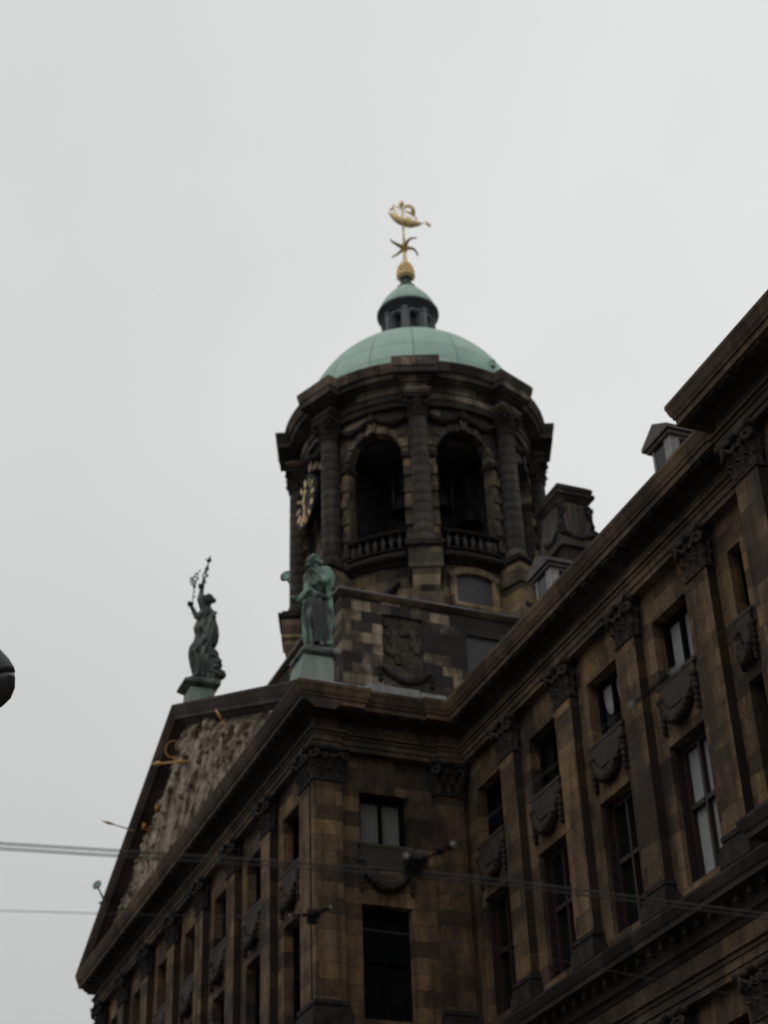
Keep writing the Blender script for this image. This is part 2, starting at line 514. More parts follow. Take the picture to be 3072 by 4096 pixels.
ORG = {}
def worldorg(o):
    return ORG.get(o.name, Vector((0, 0, 0))) if o else Vector((0, 0, 0))
MESHC = {}
def link(name, me, parent, org):
    o = bpy.data.objects.new(name, me)
    COL.objects.link(o)
    org = Vector(org)
    ORG[o.name] = org
    if parent:
        o.parent = parent
        o.location = org - worldorg(parent)
    else:
        o.location = org
    return o
def build(mb, name, mats, parent=None, fixn=True):
    """one mesh object from world-space geometry, origin at the foot of its box"""
    if not hasattr(mats, '__len__') or isinstance(mats, bpy.types.Material):
        mats = [mats]
    xs, ys, zs = zip(*mb.v)
    org = Vector(((min(xs) + max(xs)) / 2, (min(ys) + max(ys)) / 2, min(zs)))
    me = bpy.data.meshes.new(name)
    me.from_pydata([(p[0] - org.x, p[1] - org.y, p[2] - org.z) for p in mb.v], [], mb.f)
    for m in mats:
        me.materials.append(m)
    me.polygons.foreach_set('material_index', mb.mi)
    me.polygons.foreach_set('use_smooth', mb.sm)
    if fixn:
        import bmesh
        b = bmesh.new()
        b.from_mesh(me)
        bmesh.ops.recalc_face_normals(b, faces=b.faces)
        b.to_mesh(me)
        b.free()
    me.update()
    return link(name, me, parent, org)
def local_mesh(key, fn, mats):
    """cached mesh in local coordinates"""
    if key in MESHC:
        return MESHC[key]
    mb = MB()
    fn(mb)
    me = bpy.data.meshes.new(key)
    me.from_pydata(mb.v, [], mb.f)
    for m in (mats if isinstance(mats, list) else [mats]):
        me.materials.append(m)
    me.polygons.foreach_set('material_index', mb.mi)
    me.polygons.foreach_set('use_smooth', mb.sm)
    import bmesh
    b = bmesh.new()
    b.from_mesh(me)
    bmesh.ops.recalc_face_normals(b, faces=b.faces)
    b.to_mesh(me)
    b.free()
    MESHC[key] = me
    return me
def place(name, me, parent, loc, rz=0.0):
    o = link(name, me, parent, loc)
    o.rotation_euler = (0, 0, rz)
    return o
def sub(name, me, parent, loc=(0, 0, 0)):
    """child in the parent's own (rotated) space"""
    o = bpy.data.objects.new(name, me)
    COL.objects.link(o)
    o.parent = parent
    o.location = loc
    return o
def empty(name, loc, label, cat, group=None):
    o = bpy.data.objects.new(name, None)
    COL.objects.link(o)
    o.location = loc
    o.empty_display_size = 0.5
    ORG[o.name] = Vector(loc)
    o['label'] = label
    o['category'] = cat
    if group:
        o['group'] = group
    return o
def remesh(mb, name, mat, parent, vox=0.04, smooth=2):
    """fuse overlapping closed shapes into ONE continuous surface"""
    me = bpy.data.meshes.new(name + '_raw')
    me.from_pydata(mb.v, [], mb.f)
    import bmesh
    b = bmesh.new()
    b.from_mesh(me)
    bmesh.ops.recalc_face_normals(b, faces=b.faces)
    b.to_mesh(me)
    b.free()
    t = bpy.data.objects.new('tmp', me)
    COL.objects.link(t)
    r = t.modifiers.new('r', 'REMESH')
    r.mode = 'VOXEL'
    r.voxel_size = vox
    if smooth:
        s = t.modifiers.new('s', 'SMOOTH')
        s.iterations = smooth
        s.factor = 0.5
    dg = bpy.context.evaluated_depsgraph_get()
    me2 = bpy.data.meshes.new_from_object(t.evaluated_get(dg))
    bpy.data.objects.remove(t)
    bpy.data.meshes.remove(me)
    me2.materials.clear()
    me2.materials.append(mat)
    me2.polygons.foreach_set('use_smooth', [True] * len(me2.polygons))
    co = [v.co.copy() for v in me2.vertices]
    org = Vector((sum(c.x for c in co) / len(co), sum(c.y for c in co) / len(co), min(c.z for c in co)))
    for v in me2.vertices:
        v.co -= org
    me2.name = name
    return link(name, me2, parent, org)

# ------------------------------------------------------------------ ground
g = MB()
g.quad((-900, -900, 0), (900, -900, 0), (900, 900, 0), (-900, 900, 0))
go = build(g, 'ground', MT['paving'])
go['kind'] = 'structure'

# ================================================================== PALACE
P_ = 4.7            # projection of the central block
XE = -26.02         # its far side
XP = 17.28          # corner pavilion begins
YP = -1.12          # its front
XR = 29.0
palace = empty('palace', (0, 0, 0), 'dark sandstone palace with tall pilasters, window bays and a sculpted pediment', 'palace')

# --- walls with real openings
def wall(mb, tf, u0, u1, v0, v1, holes, depth=0.46):
    us = sorted({u0, u1, *[h[0] for h in holes], *[h[1] for h in holes]})
    vs = sorted({v0, v1, *[h[2] for h in holes], *[h[3] for h in holes]})
    for i in range(len(us) - 1):
        for j in range(len(vs) - 1):
            cu, cv = (us[i] + us[i + 1]) / 2, (vs[j] + vs[j + 1]) / 2
            if any(h[0] < cu < h[1] and h[2] < cv < h[3] for h in holes):
                continue
            mb.quad(tf(us[i], 0, vs[j]), tf(us[i + 1], 0, vs[j]), tf(us[i + 1], 0, vs[j + 1]), tf(us[i], 0, vs[j + 1]))
    for a, b, c, d in holes:
        q = -depth
        mb.quad(tf(a, 0, c), tf(a, q, c), tf(a, q, d), tf(a, 0, d))
        mb.quad(tf(b, 0, c), tf(b, q, c), tf(b, q, d), tf(b, 0, d))
        mb.quad(tf(a, 0, c), tf(b, 0, c), tf(b, q, c), tf(a, q, c))
        mb.quad(tf(a, 0, d), tf(b, 0, d), tf(b, q, d), tf(a, q, d))
TF_WING = lambda u, d, v: (u, -d, v)
TF_FRONT = lambda u, d, v: (u, -P_ - d, v)
TF_PAV = lambda u, d, v: (u, YP - d, v)
TF_SIDE = lambda u, d, v: (d, u, v)
TF_FAR = lambda u, d, v: (XE - d, u, v)

UPW = (20.22, 22.0)
LOW = (15.2, 18.62)
GUP = (10.2, 11.9)      # lower order, small windows
GLO = (5.6, 9.0)
GND = (1.6, 4.2)
LEV = (UPW, LOW, GUP, GLO, GND)
wing_win = [(3.5 * (k - .5) - .2, .80) for k in (1, 2, 3, 4)] + [(15.05, .27)]
BRF = 3.557
front_pil = [-.55 - j * BRF for j in range(8)]
front_win = [(-.55 - (j + .5) * BRF, .80) for j in range(7)]
side_win = [(-2.68, .77)]
pav_win = [(20.1, .80), (23.6, .8), (27.0, .8)]
def holes(ws):
    return [(c - h, c + h, a, b) for c, h in ws for a, b in LEV]
w = MB(); wall(w, TF_WING, 0, XP, 0, 24.0, holes(wing_win)); build(w, 'wing_wall', MT['stone'], palace, False)
w = MB(); wall(w, TF_FRONT, XE, 0, 0, 24.0, holes(front_win)); wall(w, TF_SIDE, -P_, 0, 0, 24.0, [(c - h, c + h, a, b - .2 if b > 15 else b) for c, h in side_win for a, b in LEV]); wall(w, TF_FAR, -P_, 12, 0, 24.0, [])
build(w, 'central_block_wall', MT['stone'], palace, False)
w = MB(); wall(w, TF_PAV, XP, XR, 0, 24.0, holes(pav_win)); wall(w, lambda u, d, v: (XP - d, u, v), YP, 0, 0, 24.0, []); build(w, 'pavilion_wall', MT['stone'], palace, False)
w = MB()
w.box(.02, XP - .02, .62, 13, 0, 24.0)
w.box(XE + .62, -.62, -P_ + .62, 13.2, 0, 24.02)
w.box(XP + .02, XR, YP + .62, 12.9, 0, 23.98)
build(w, 'dark_interior', MT['black'], palace)

# --- windows
def win_frame(mb, hw, h, transom):
    f = .15 if hw > .5 else .06
    mb.box(-hw, -hw + f, .30, .42, 0, h)
    mb.box(hw - f, hw, .30, .42, 0, h)
    mb.box(-hw + f, hw - f, .30, .42, h - f, h)
    mb.box(-hw + f, hw - f, .30, .42, 0, f * .7)
    if hw > .5:
        mb.box(-.05, .05, .29, .415, f * .7, h - f)
        if transom:
            mb.box(-hw + f, -.05, .27, .41, transom - .06, transom + .06)
            mb.box(.05, hw - f, .27, .41, transom - .06, transom + .06)
def win_pane(mb, hw, h):
    mb.quad((-hw, .42, 0), (hw, .42, 0), (hw, .42, h), (-hw, .42, h))
def win_shut(mb, hw, h):
    # folded shutter leaf standing in the reveal
    mb.box(-hw + .004, -hw + .05, .12, .295, .03, h - .05)
def window(c, hw, a, b, plane, kind='pane', frame='wood_dark', curtain=False):
    h = b - a
    tr = (h * .54) if h > 2.4 else None
    loc = {'wing': (c, 0, a), 'front': (c, -P_, a), 'pav': (c, YP, a), 'side': (0, c, a)}[plane]
    rz = pi / 2 if plane == 'side' else 0
    fk = f'window_frame_{hw:.2f}_{h:.2f}_{frame}'
    o = place('window', local_mesh(fk, lambda m: win_frame(m, hw, h, tr), MT[frame]), palace, loc, rz)
    sub('pane', local_mesh(f'window_pane_{hw:.2f}_{h:.2f}_{kind}', lambda m: win_pane(m, hw, h), MT[kind]), o)
    if hw > .5 and frame == 'wood_red':
        sub('shutter', local_mesh(f'shutter_{hw:.2f}_{h:.2f}', lambda m: win_shut(m, hw, h), MT['wood_red']), o)
    return o
for i, (c, hw) in enumerate(wing_win):
    for a, b in LEV:
        k = 'pane'
        if i == 3 and (a, b) in (UPW, LOW):
            k = 'pane_sky'
        if i == 2 and (a, b) == UPW:
            k = 'pane_mid'
        window(c, hw, a, b, 'wing', k, 'wood_red' if a > 15 and b < 19 else 'wood_dark')
for c, hw in front_win:
    for a, b in LEV:
        window(c, hw, a, b, 'front', 'pane', 'wood_dark')
for c, hw in pav_win:
    for a, b in LEV:
        window(c, hw, a, b, 'pav', 'pane', 'wood_dark')
for c, hw in side_win:
    for a, b in LEV:
        b2 = b - .2 if b > 15 else b
        window(c, hw, a, b2, 'side', 'curtain' if (a, b) == UPW else 'pane', 'wood_dark')
# half drawn white curtain in the third wing window
cc = wing_win[2][0]
cw = MB()
for s in (-1, 1):
    pts = [(cc + s * .35 + .30 * cos(t), .405, 21.85 - .82 * abs(sin(t)) ** .8) for t in [pi * i / 14 for i in range(15)]]
    top = [(p[0], .405, 21.87) for p in pts]
    for i in range(14):
        cw.quad(pts[i], pts[i + 1], top[i + 1], top[i])
oc = build(cw, 'window_blind', MT['white'], palace, False)

# --- pilasters with Corinthian capitals
def leaf(mb, base, out, width, height, curl, n=5):
    """acanthus leaf: strip that rises then curls outward; base on wall, out = outward unit vector"""
    base, out = Vector(base), Vector(out).normalized()
    side = Vector((0, 0, 1)).cross(out)
    L, Rr, Mi = [], [], []
    for i in range(n + 1):
        t = i / n
        z = height * (t if t < .8 else .8 + (t - .8) * -.6 + .0)
        o = .02 + curl * t ** 2.2
        ww = width * (.5 + .25 * sin(t * pi) + (.08 if i % 2 else -.06)) * (1 - .55 * t ** 3)
        p = base + out * o + Vector((0, 0, z))
        L.append(p - side * ww - out * .03)
        Rr.append(p + side * ww - out * .03)
        Mi.append(p + out * .035)
    v = L + Mi + Rr
    m = n + 1
    f = []
    for i in range(n):
        f += [(i, i + 1, m + i + 1, m + i), (m + i, m + i + 1, 2 * m + i + 1, 2 * m + i)]
    mb.add(v, f)
    bk = [p - out * .07 for p in Mi]
    o = len(mb.v)
    mb.add(L + bk + Rr, [(i + 1, i, m + i, m + i + 1) for i in range(n)] + [(m + i + 1, m + i, 2 * m + i, 2 * m + i + 1) for i in range(n)])
def volute(mb, c, axis, r, th=.09):
    """small spiral scroll, a coil of tube"""
    c, axis = Vector(c), Vector(axis).normalized()
    up = Vector((0, 0, 1))
    out = axis.cross(up)
    pts, rad = [], []
    for i in range(17):
        t = i / 16
        a = pi * .6 + t * 3.4 * pi
        rr = r * (1 - .75 * t)
        pts.append(c + out * (cos(a) * rr) + up * (sin(a) * rr))
        rad.append(th * (1 - .45 * t) * .5)
    mb.tube(pts, rad, 6)
def cap_flat(mb, hw=.46, d=.26, h=1.06):
    # bell
    mb.frustum((-hw, hw, -d, 0), (-hw - .05, hw + .05, -d - .05, 0), 0.05, h * .84)
    mb.box(-hw - .03, hw + .03, -d - .035, 0, 0, .075)
    for row, (n, z, hh, cu) in enumerate(((3, .06, .40, .15), (4, .32, .42, .20))):
        for i in range(n):
            x = (-1 + 2 * (i + .5) / n) * hw if row == 0 else (-1 + 2 * i / (n - 1)) * hw * .92
            leaf(mb, (x, -d - .01, z), (0, -1, 0), .20 if row == 0 else .17, hh, cu)
        for s in (-1, 1):
            leaf(mb, (s * hw, -d * .5, z), (s, 0, 0), .14, hh, cu)
    for s in (-1, 1):
        mb.tube([(s * .10, -d - .04, h * .5), (s * .2, -d - .10, h * .68), (s * (hw - .08), -d - .18, h * .80)], [.05, .05, .045], 6)
        volute(mb, (s * (hw + .02), -d - .15, h * .70), (s * .5, -.85, 0), .15, .12)
        volute(mb, (s * .11, -d - .11, h * .72), (0, -1, 0), .08, .08)
    # abacus, concave front
    v = []
    hw2 = hw + .17
    n = 8
    for z, e in ((h * .86, 0), (h * .93, .03), (h, .03)):
        ring = []
        for i in range(n + 1):
            x = -hw2 + 2 * hw2 * i / n
            ring.append((x * (1 + e * .5), -d - .22 - e + .10 * (1 - (x / hw2) ** 2), z))
        ring += [(hw2 * (1 + e * .5), 0, z), (-hw2 * (1 + e * .5), 0, z)]
        v.append(ring)
    mb.loft(v)
    mb.ell((0, -d - .2, h * .93), (.10, .08, .09), nu=8, nv=6)
def shaft_flat(mb, hw=.44, d=.25, z0=0, z1=7.0):
    mb.box(-hw, hw, -d, 0, .72, z1)
    mb.mi[-6:] = [0, 0, 0, 1, 0, 0]  # one side face takes the darker brown stone
def base_flat(mb, hw=.44, d=.25):
    # attic base on a block
    mb.box(-hw - .16, hw + .16, -d - .16, 0, 0, .36)
    mb.box(-hw - .11, hw + .11, -d - .11, 0, .36, .50)
    mb.box(-hw - .05, hw + .05, -d - .05, 0, .50, .60)
    mb.box(-hw - .08, hw + .08, -d - .08, 0, .60, .72)
ZB = 14.8
ZC = 21.9
def pilaster(x, plane, order='up', mat='stone'):
    z0, zc = (ZB, ZC) if order == 'up' else (4.9, 11.5)
    loc = {'wing': (x, 0, z0), 'front': (x, -P_, z0), 'pav': (x, YP, z0), 'side': (0, x, z0)}[plane]
    rz = pi / 2 if plane == 'side' else 0
    o = place('pilaster', local_mesh(f'pilaster_shaft_{order}', lambda m: shaft_flat(m, z1=zc - z0), [MT[mat], MT['side_brown']]), palace, loc, rz)
    sub('capital', local_mesh('pilaster_capital' + ('_dark' if plane in ('side', 'front') else ''), cap_flat, MT['soot'] if plane in ('side', 'front') else MT['capital']), o, (0, 0, zc - z0))
    sub('base', local_mesh('pilaster_base', base_flat, MT['soot']), o)
    return o
for o_ in ('up', 'down'):
    for k in (1, 2, 3, 4):
        pilaster(3.5 * k - .2, 'wing', o_)
    for x in front_pil:
        pilaster(x, 'front', o_)
    for y in (-4.506, -.66):
        pilaster(y, 'side', o_)
    for x in (XP + .50, XP + 4.6, XP + 8.0):
        pilaster(x, 'pav', o_)

# --- festoon panels under the small windows
def festoon_local(mb, hw=.80):
    n = 26
    for i in range(n + 1):
        t = -1 + 2 * i / n
        x = t * hw * .92
        z = .72 - .62 * (1 - t * t)
        r = .075 + .10 * (1 - t * t)
        mb.ell((x, -.07 - .05 * (1 - t * t), z), (r * 1.05, r * .9, r), nu=8, nv=6, lump=.5, seed=i)
        if i % 2 == 0:
            mb.ell((x + .03, -.13 - .08 * (1 - t * t), z - r * .4), r * .55, nu=6, nv=5, lump=.4, seed=i + 40)
    for s in (-1, 1):
        for k in range(5):
            mb.ell((s * hw * .97, -.06, .66 - .16 * k), (.10 - .012 * k, .09, .11), nu=8, nv=6, lump=.5, seed=k + 9 * s)
        mb.ell((s * hw * .97, -.08, .82), (.12, .1, .1), nu=8, nv=6, lump=.4, seed=3)
fm = local_mesh('festoon_mesh', festoon_local, MT['capital'])
fs = local_mesh('festoon_narrow_mesh', lambda m: festoon_local(m, .30), MT['capital'])
for i, (c, hw) in enumerate(wing_win):
    place('festoon', fm if hw > .5 else fs, palace, (c, 0, 18.98))
for c, hw in front_win:
    place('festoon', fm, palace, (c, -P_, 18.98))
for c, hw in pav_win:
    place('festoon', fm, palace, (c, YP, 18.98))
place('festoon', fm, palace, (0, -2.68, 18.85), pi / 2)
# smooth stone aprons between sill and festoon
def apron_local(mb, hw=.8):
    mb.box(-hw - .10, hw + .10, -.10, 0, -.10, -.004)
    mb.frustum((-hw - .02, hw + .02, -.035, 0), (-hw - .02, hw + .02, -.085, 0), -.72, -.10)
for plane, ws, y in (('wing', wing_win, 0), ('front', front_win, -P_), ('pav', pav_win, YP)):
    for c, hw in ws:
        place('window_apron', local_mesh(f'apron_{hw:.2f}', lambda m: apron_local(m, hw), MT['apron']), palace, (c, y, UPW[0]))
place('window_apron', local_mesh('apron_0.77', lambda m: apron_local(m, .77), MT['apron']), palace, (0, -2.68, UPW[0]), pi / 2)

# --- entablatures swept round the fronts
PATH = [(XE, 12), (XE, -P_), (.14, -P_), (.14, -4.42), (0, -4.42), (0, -.72), (.12, -.72), (.12, 0), (XP, 0), (XP, YP), (XR, YP)]
def architrave(z0, h):
    return [(-.1, z0), (.27, z0), (.27, z0 + h * .30), (.31, z0 + h * .31), (.31, z0 + h * .68), (.35, z0 + h * .69), (.35, z0 + h * .86), (.42, z0 + h * .9), (.42, z0 + h), (.25, z0 + h + .02), (.25, z0 + h + .42), (-.1, z0 + h + .42)]
e = MB(); e.sweep(PATH, architrave(22.93, .50)); build(e, 'architrave', MT['trim'], palace)
CZ = 24.61
crown = [(.60, 24.0), (.86, 24.0), (.86, 24.17), (.905, 24.18), (.905, 24.22), (.95, 24.30), (1.0, 24.48), (1.015, 24.50), (1.015, CZ), (-.2, CZ + .10), (-.2, 24.3), (.60, 24.3)]
e = MB(); e.sweep(PATH, crown); build(e, 'cornice_crown', MT['trim'], palace)
e = MB(); e.sweep(PATH, [(-.2, 23.80), (.28, 23.80), (.30, 23.86), (.40, 23.90), (.44, 23.98), (.62, 23.99), (.62, 24.28), (-.2, 24.28)])
def modillions(mb, a, b, tf, z0, z1, d0, d1, w_, step):
    n = max(1, int(abs(b - a) / step))
    for i in range(n):
        u = a + (b - a) * (i + .5) / n
        p = [tf(u - w_ / 2, d0, z0), tf(u + w_ / 2, d1, z1)]
        xs = sorted((p[0][0], p[1][0])); ys = sorted((p[0][1], p[1][1]))
        mb.box(xs[0], xs[1], ys[0], ys[1], z0, z1)
for a, b, tf in ((1.1, XP - 1.1, TF_WING), (XE - .3, .3, TF_FRONT), (-4.6, -.6, TF_SIDE), (XP - .4, XR, TF_PAV)):
    modillions(e, a, b, tf, 23.93, 24.01, .43, .80, .32, .58)
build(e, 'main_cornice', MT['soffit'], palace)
# wet lead upstand along the side return of the cornice
e = MB()
e.frustum((.70, .99, -5.5, -3.44), (.70, .92, -5.5, -3.44), CZ + .03, CZ + .16)
e.frustum((.70, .90, -3.43, -1.72), (.70, .84, -3.43, -1.72), CZ + .03, CZ + .34)
e.frustum((.70, .98, -1.71, -.9), (.70, .92, -1.71, -.9), CZ + .03, CZ + .24)
build(e, 'lead_flashing', MT['lead'], palace)
# middle entablature between the two orders
e = MB(); e.sweep(PATH, architrave(12.55, .52)); build(e, 'architrave', MT['trim'], palace)
mid = [(-.2, 13.49), (.28, 13.49), (.34, 13.60), (.42, 13.64), (.42, 13.78), (.48, 13.98), (.50, 14.02), (.80, 14.04), (.80, 14.16), (.84, 14.2), (.92, 14.38), (.92, 14.44), (-.2, 14.56)]
e = MB(); e.sweep(PATH, mid)
for a, b, tf in ((1.0, XP - 1.0, TF_WING), (XE - .2, .2, TF_FRONT), (-4.6, -.6, TF_SIDE), (XP - .3, XR, TF_PAV)):
    modillions(e, a, b, tf, 13.86, 14.03, .44, .62, .15, .51)
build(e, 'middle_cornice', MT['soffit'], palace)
e = MB(); e.sweep(PATH, [(-.05, 14.5), (.10, 14.5), (.10, 14.78), (-.05, 14.82)])
e.sweep(PATH, [(-.05, 4.2), (.22, 4.2), (.30, 4.5), (.30, 4.75), (-.05, 4.9)])
build(e, 'plinth_course', MT['trim'], palace)

# --- pediment over the central block
XA = -13.0
ZA = CZ + 5.88
SLO = 5.88 / (1.015 - XA)
def zr(x):
    return CZ + SLO * ((1.015 - x) if x > XA else (x - (2 * XA - 1.015)))
rk = [(-.9, .10), (1.015, 0), (1.015, -.10), (.99, -.14), (.93, -.32), (.90, -.36), (.90, -.40), (.87, -.42), (.87, -.56), (.66, -.58), (.62, -.66), (.50, -.70), (.46, -.78), (-.2, -.78)]
e = MB()
for xs in ((1.015, XA), (2 * XA - 1.015, XA)):
    rings = [[(x, -P_ - d, zr(x) + z) for d, z in rk] for x in xs]
    e.loft(rings)
    for p in e.sm[-len(rk) - 2:]:
        pass
e.sm = [False] * len(e.sm)
build(e, 'raking_cornice', MT['rake'], palace)
e = MB()
e.add([(0, -P_ - .42, CZ - .2), (2 * XA, -P_ - .42, CZ - .2), (XA, -P_ - .42, ZA - .2), (0, -P_ + .5, CZ - .2), (2 * XA, -P_ + .5, CZ - .2), (XA, -P_ + .5, ZA - .2)], ((0, 1, 2), (3, 5, 4), (0, 3, 4, 1), (1, 4, 5, 2), (2, 5, 3, 0)))
build(e, 'tympanum', MT['rake'], palace)

# --- relief of marble figures
def rot_to(d):
    return Vector(d).to_track_quat('Z', 'Y').to_matrix()
YT = -P_ - .42
def relief_figure(mb, x, z0, h, seed):
    """draped half-round figure leaning out of the tympanum"""
    rnd = random.Random(seed)
    y = YT + .02
    s = h / 3.1
    lean = rnd.uniform(-.42, .42)
    def P(a, b, c=0):
        return (x + (a + lean * b) * s, y - c * s, z0 + b * s)
    n = 26
    rings = []
    ph = rnd.uniform(0, 6)
    wd = rnd.uniform(.9, 1.35)
    for b, ra, rb in ((0, .66, .36), (.45, .60, .38), (.9, .56, .36), (1.3, .48, .34), (1.7, .40, .28), (2.05, .44, .28), (2.4, .46, .26), (2.6, .26, .2)):
        r_ = []
        for i in range(n):
            q = 2 * pi * i / n
            k = 1 + .20 * sin(q * 6 + ph + b * 1.6) * (1 if b < 2 else .5) + .15 * noise.noise(Vector((q, b * 2, seed)))
            r_.append(P(ra * wd * k * cos(q) + .16 * sin(b * 2 + ph), b, rb * k * sin(q)))
        rings.append(r_)
    mb.loft(rings)
    mb.ell(P(.05, 2.80, .16), (.15 * s, .17 * s, .19 * s))
    mb.ell(P(.05, 2.88, .06), (.20 * s, .17 * s, .18 * s), lump=.8, seed=seed)
    for sd in (-1, 1):
        up = rnd.uniform(-1.2, .6)
        e1 = P(sd * .62, 2.15 + .25 * up, .22)
        e2 = P(sd * rnd.uniform(.25, .85), 1.9 + .75 * up, .36)
        mb.tube([P(sd * .34, 2.4, .08), e1, e2], [.15 * s, .12 * s, .08 * s], 8)
        mb.ell(e2, .10 * s)
        # cloth falling from the arm
        mb.tube([e1, P(sd * .8, 1.4, .2), P(sd * rnd.uniform(.6, 1.1), .6, .14)], [.10 * s, .19 * s, .07 * s], 8)
def marble_relief(name, items):
    f = MB()
    for it in items:
        relief_figure(f, *it)
    remesh(f, name, MT['marble'], palace, .05, 1)
k = 0
x = -2.2
while x > -24.6:
    near = x > XA
    top = zr(x) - CZ - (1.0 if near else 1.35)
    h = max(.55, min(4.6, top)) * random.uniform(.88, 1.0)
    its = [(x, CZ + .02, h, 11 + k)]
    if h > 1.5:
        its.append((x + random.uniform(-.35, .35), CZ + .02, h * random.uniform(.45, .62), 91 + k))
    if h > 2.2:
        its.append((x + random.uniform(-.5, .5), CZ + h * random.uniform(.30, .45), h * random.uniform(.32, .46), 191 + k))
    marble_relief('relief_figure', its)
    k += 1
    x -= random.uniform(.62, .86)
# carved ground: drapery, waves and sea creatures packed between the figures
f = MB()
nx, nz = 230, 60
idx = {}
vs, fcs = [], []
for i in range(nx + 1):
    x = -.6 - (24.8) * i / nx
    top = max(.12, (zr(x) - CZ - (.62 if x > XA else 1.2)))
    for j in range(nz + 1):
        t = j / nz
        z = t * top
        a_ = noise.noise(Vector((x * 1.5, z * .95, 3.0)))
        b_ = 1 - abs(noise.noise(Vector((x * 2.4 + a_ * 2, z * 1.9, 8.0)))) * 2
        c_ = noise.noise(Vector((x * 5.5, z * 3.2, 1.0)))
        edge = min(1, (1 - t) * 6 * (1 + .8 * noise.noise(Vector((x * 2.2, 5.0, 1.0)))))
        dpt = (.10 + .14 * a_ + .20 * max(0, b_) + .09 * c_) * max(0, min(1, edge)) - .03
        vs.append((x, YT - dpt, CZ + z - .02))
for i in range(nx):
    for j in range(nz):
        q = i * (nz + 1) + j
        fcs.append((q, q + nz + 1, q + nz + 2, q + 1))
f.add(vs, fcs, True)
build(f, 'relief_ground', MT['marble'], palace, False)
def spear(a, b, r=.045, fork=0):
    m = MB()
    a, b = Vector(a), Vector(b)
    m.tube([a, a.lerp(b, .5), b], [r, r, r * .8], 8)
    d = (b - a).normalized()
    m.tube([b - d * .05, b + d * .18, b + d * .45], [r, r * 2.2, .01], 8)
    build(m, 'gilded_spear', MT['gold_spear'], palace)
spear((-11.35, -5.3, 27.54), (-12.3, -6.2, 27.73), .045)
spear((-18.54, -5.3, 27.64), (-18.72, -6.38, 27.94), .03)
spear((-6.34, -5.5, 26.35), (-6.36, -5.74, 26.75), .028)
m = MB()
rc = Vector((-12.1, -5.85, 28.24))
t1_, t2_ = Vector((.45, .85, 0)).normalized(), Vector((0, 0, 1))
pts = [rc + (t1_ * cos(t) * .26 + t2_ * sin(t) * .33) for t in [.4 * pi + 1.25 * pi * i / 20 for i in range(21)]]
m.tube(pts, .034, 8)
for i in range(6):
    t = .4 * pi + 1.25 * pi * i / 5
    m.ell(rc + (t1_ * cos(t) * .26 + t2_ * sin(t) * .33), .045, nu=8, nv=6, lump=.5, seed=i)
m.tube([rc - t2_ * .3, rc + Vector((.05, .35, -.65)), rc + Vector((.1, .7, -1.1))], [.05, .045, .04], 8)
build(m, 'gilded_wreath', MT['gold_dull'], palace)
for i, (x, y, z) in enumerate(((-17.2, -5.5, 27.33), (-14.85, -5.62, 27.1))):
    m = MB()
    m.ell((x, y, z), (.10, .09, .12), lump=.6, seed=i)
    m.ell((x - .04, y - .03, z + .11), (.05, .05, .08), lump=.5, seed=2)
    m.tube([(x, y, z), (x + .05, y + .25, z - .25)], [.04, .03], 8)
    build(m, 'gilded_attribute', MT['gold_dull'], palace)

# --- roofs
r = MB()
r.add([(.3, -P_ + .3, CZ - .25), (2 * XA - .3, -P_ + .3, CZ - .25), (XA, -P_ + .3, ZA - .3), (.3, 13, CZ - .25), (2 * XA - .3, 13, CZ - .25), (XA, 13, ZA - .3)], ((0, 1, 2), (3, 5, 4), (0, 3, 4, 1), (1, 4, 5, 2), (2, 5, 3, 0)))
r.add([(-3, -.2, CZ - .02), (XR, -.2, CZ - .02), (XR, 5.2, 28.6), (-3, 5.2, 28.6), (-3, 12.8, CZ - .02), (XR, 12.8, CZ - .02), (XR, 8, 28.6), (-3, 8, 28.6)], ((0, 1, 2, 3), (3, 2, 6, 7), (7, 6, 5, 4), (0, 3, 7, 4), (1, 5, 6, 2), (0, 4, 5, 1)))
build(r, 'roof', MT['slate'], palace)

# --- dormers behind the wing cornice
def dormer(x0, x1, y, zb, ze):
    d = MB()
    cx = (x0 + x1) / 2
    d.box(x0 + .28, x1 - .18, y + .05, y + 3.2, zb, ze)
    o = build(d, 'dormer', MT['white'], palace)
    d = MB()
    yo = y - .18
    rise = .42
    prof = [(x0, ze - .02), (x0, ze + .10), (cx, ze + rise + .10), (x1, ze + .10), (x1, ze - .02)]
    d.add([(px, yo, pz) for px, pz in prof] + [(px, y + 3.4, pz) for px, pz in prof], ((0, 1, 2, 3, 4), (9, 8, 7, 6, 5), (0, 5, 6, 1), (1, 6, 7, 2), (2, 7, 8, 3), (3, 8, 9, 4), (4, 9, 5, 0)))
    d.box(x0 + .12, x1 - .08, y - .10, y + 3.3, ze - .14, ze - .03)
    build(d, 'dormer_roof', MT['slate'], o)
    d = MB()
    d.box(x0 + .28, x1 - .18, y - .02, y + .05, zb, zb + .1)
    d.box(x0 + .28, x0 + .38, y - .02, y + .04, zb + .1, ze - .15)
    d.box(x1 - .50, x1 - .18, y - .02, y + .04, zb + .1, ze - .15)
    build(d, 'dormer_frame', MT['white'], o)
    d = MB()
    d.box(x0 + .38, x1 - .50, y + .0, y + .045, zb + .1, ze - .15)
    build(d, 'pane', MT['pane_mid'], o)
    d = MB()
    d.box(x1 - .178, x1 - .16, y + .28, y + 1.4, zb + .4, ze - .22)
    build(d, 'side_pane', MT['pane'], o)
dormer(9.13, 10.55, 2.0, 26.4, 28.98)
dormer(1.65, 3.12, 2.0, 26.4, 28.98)

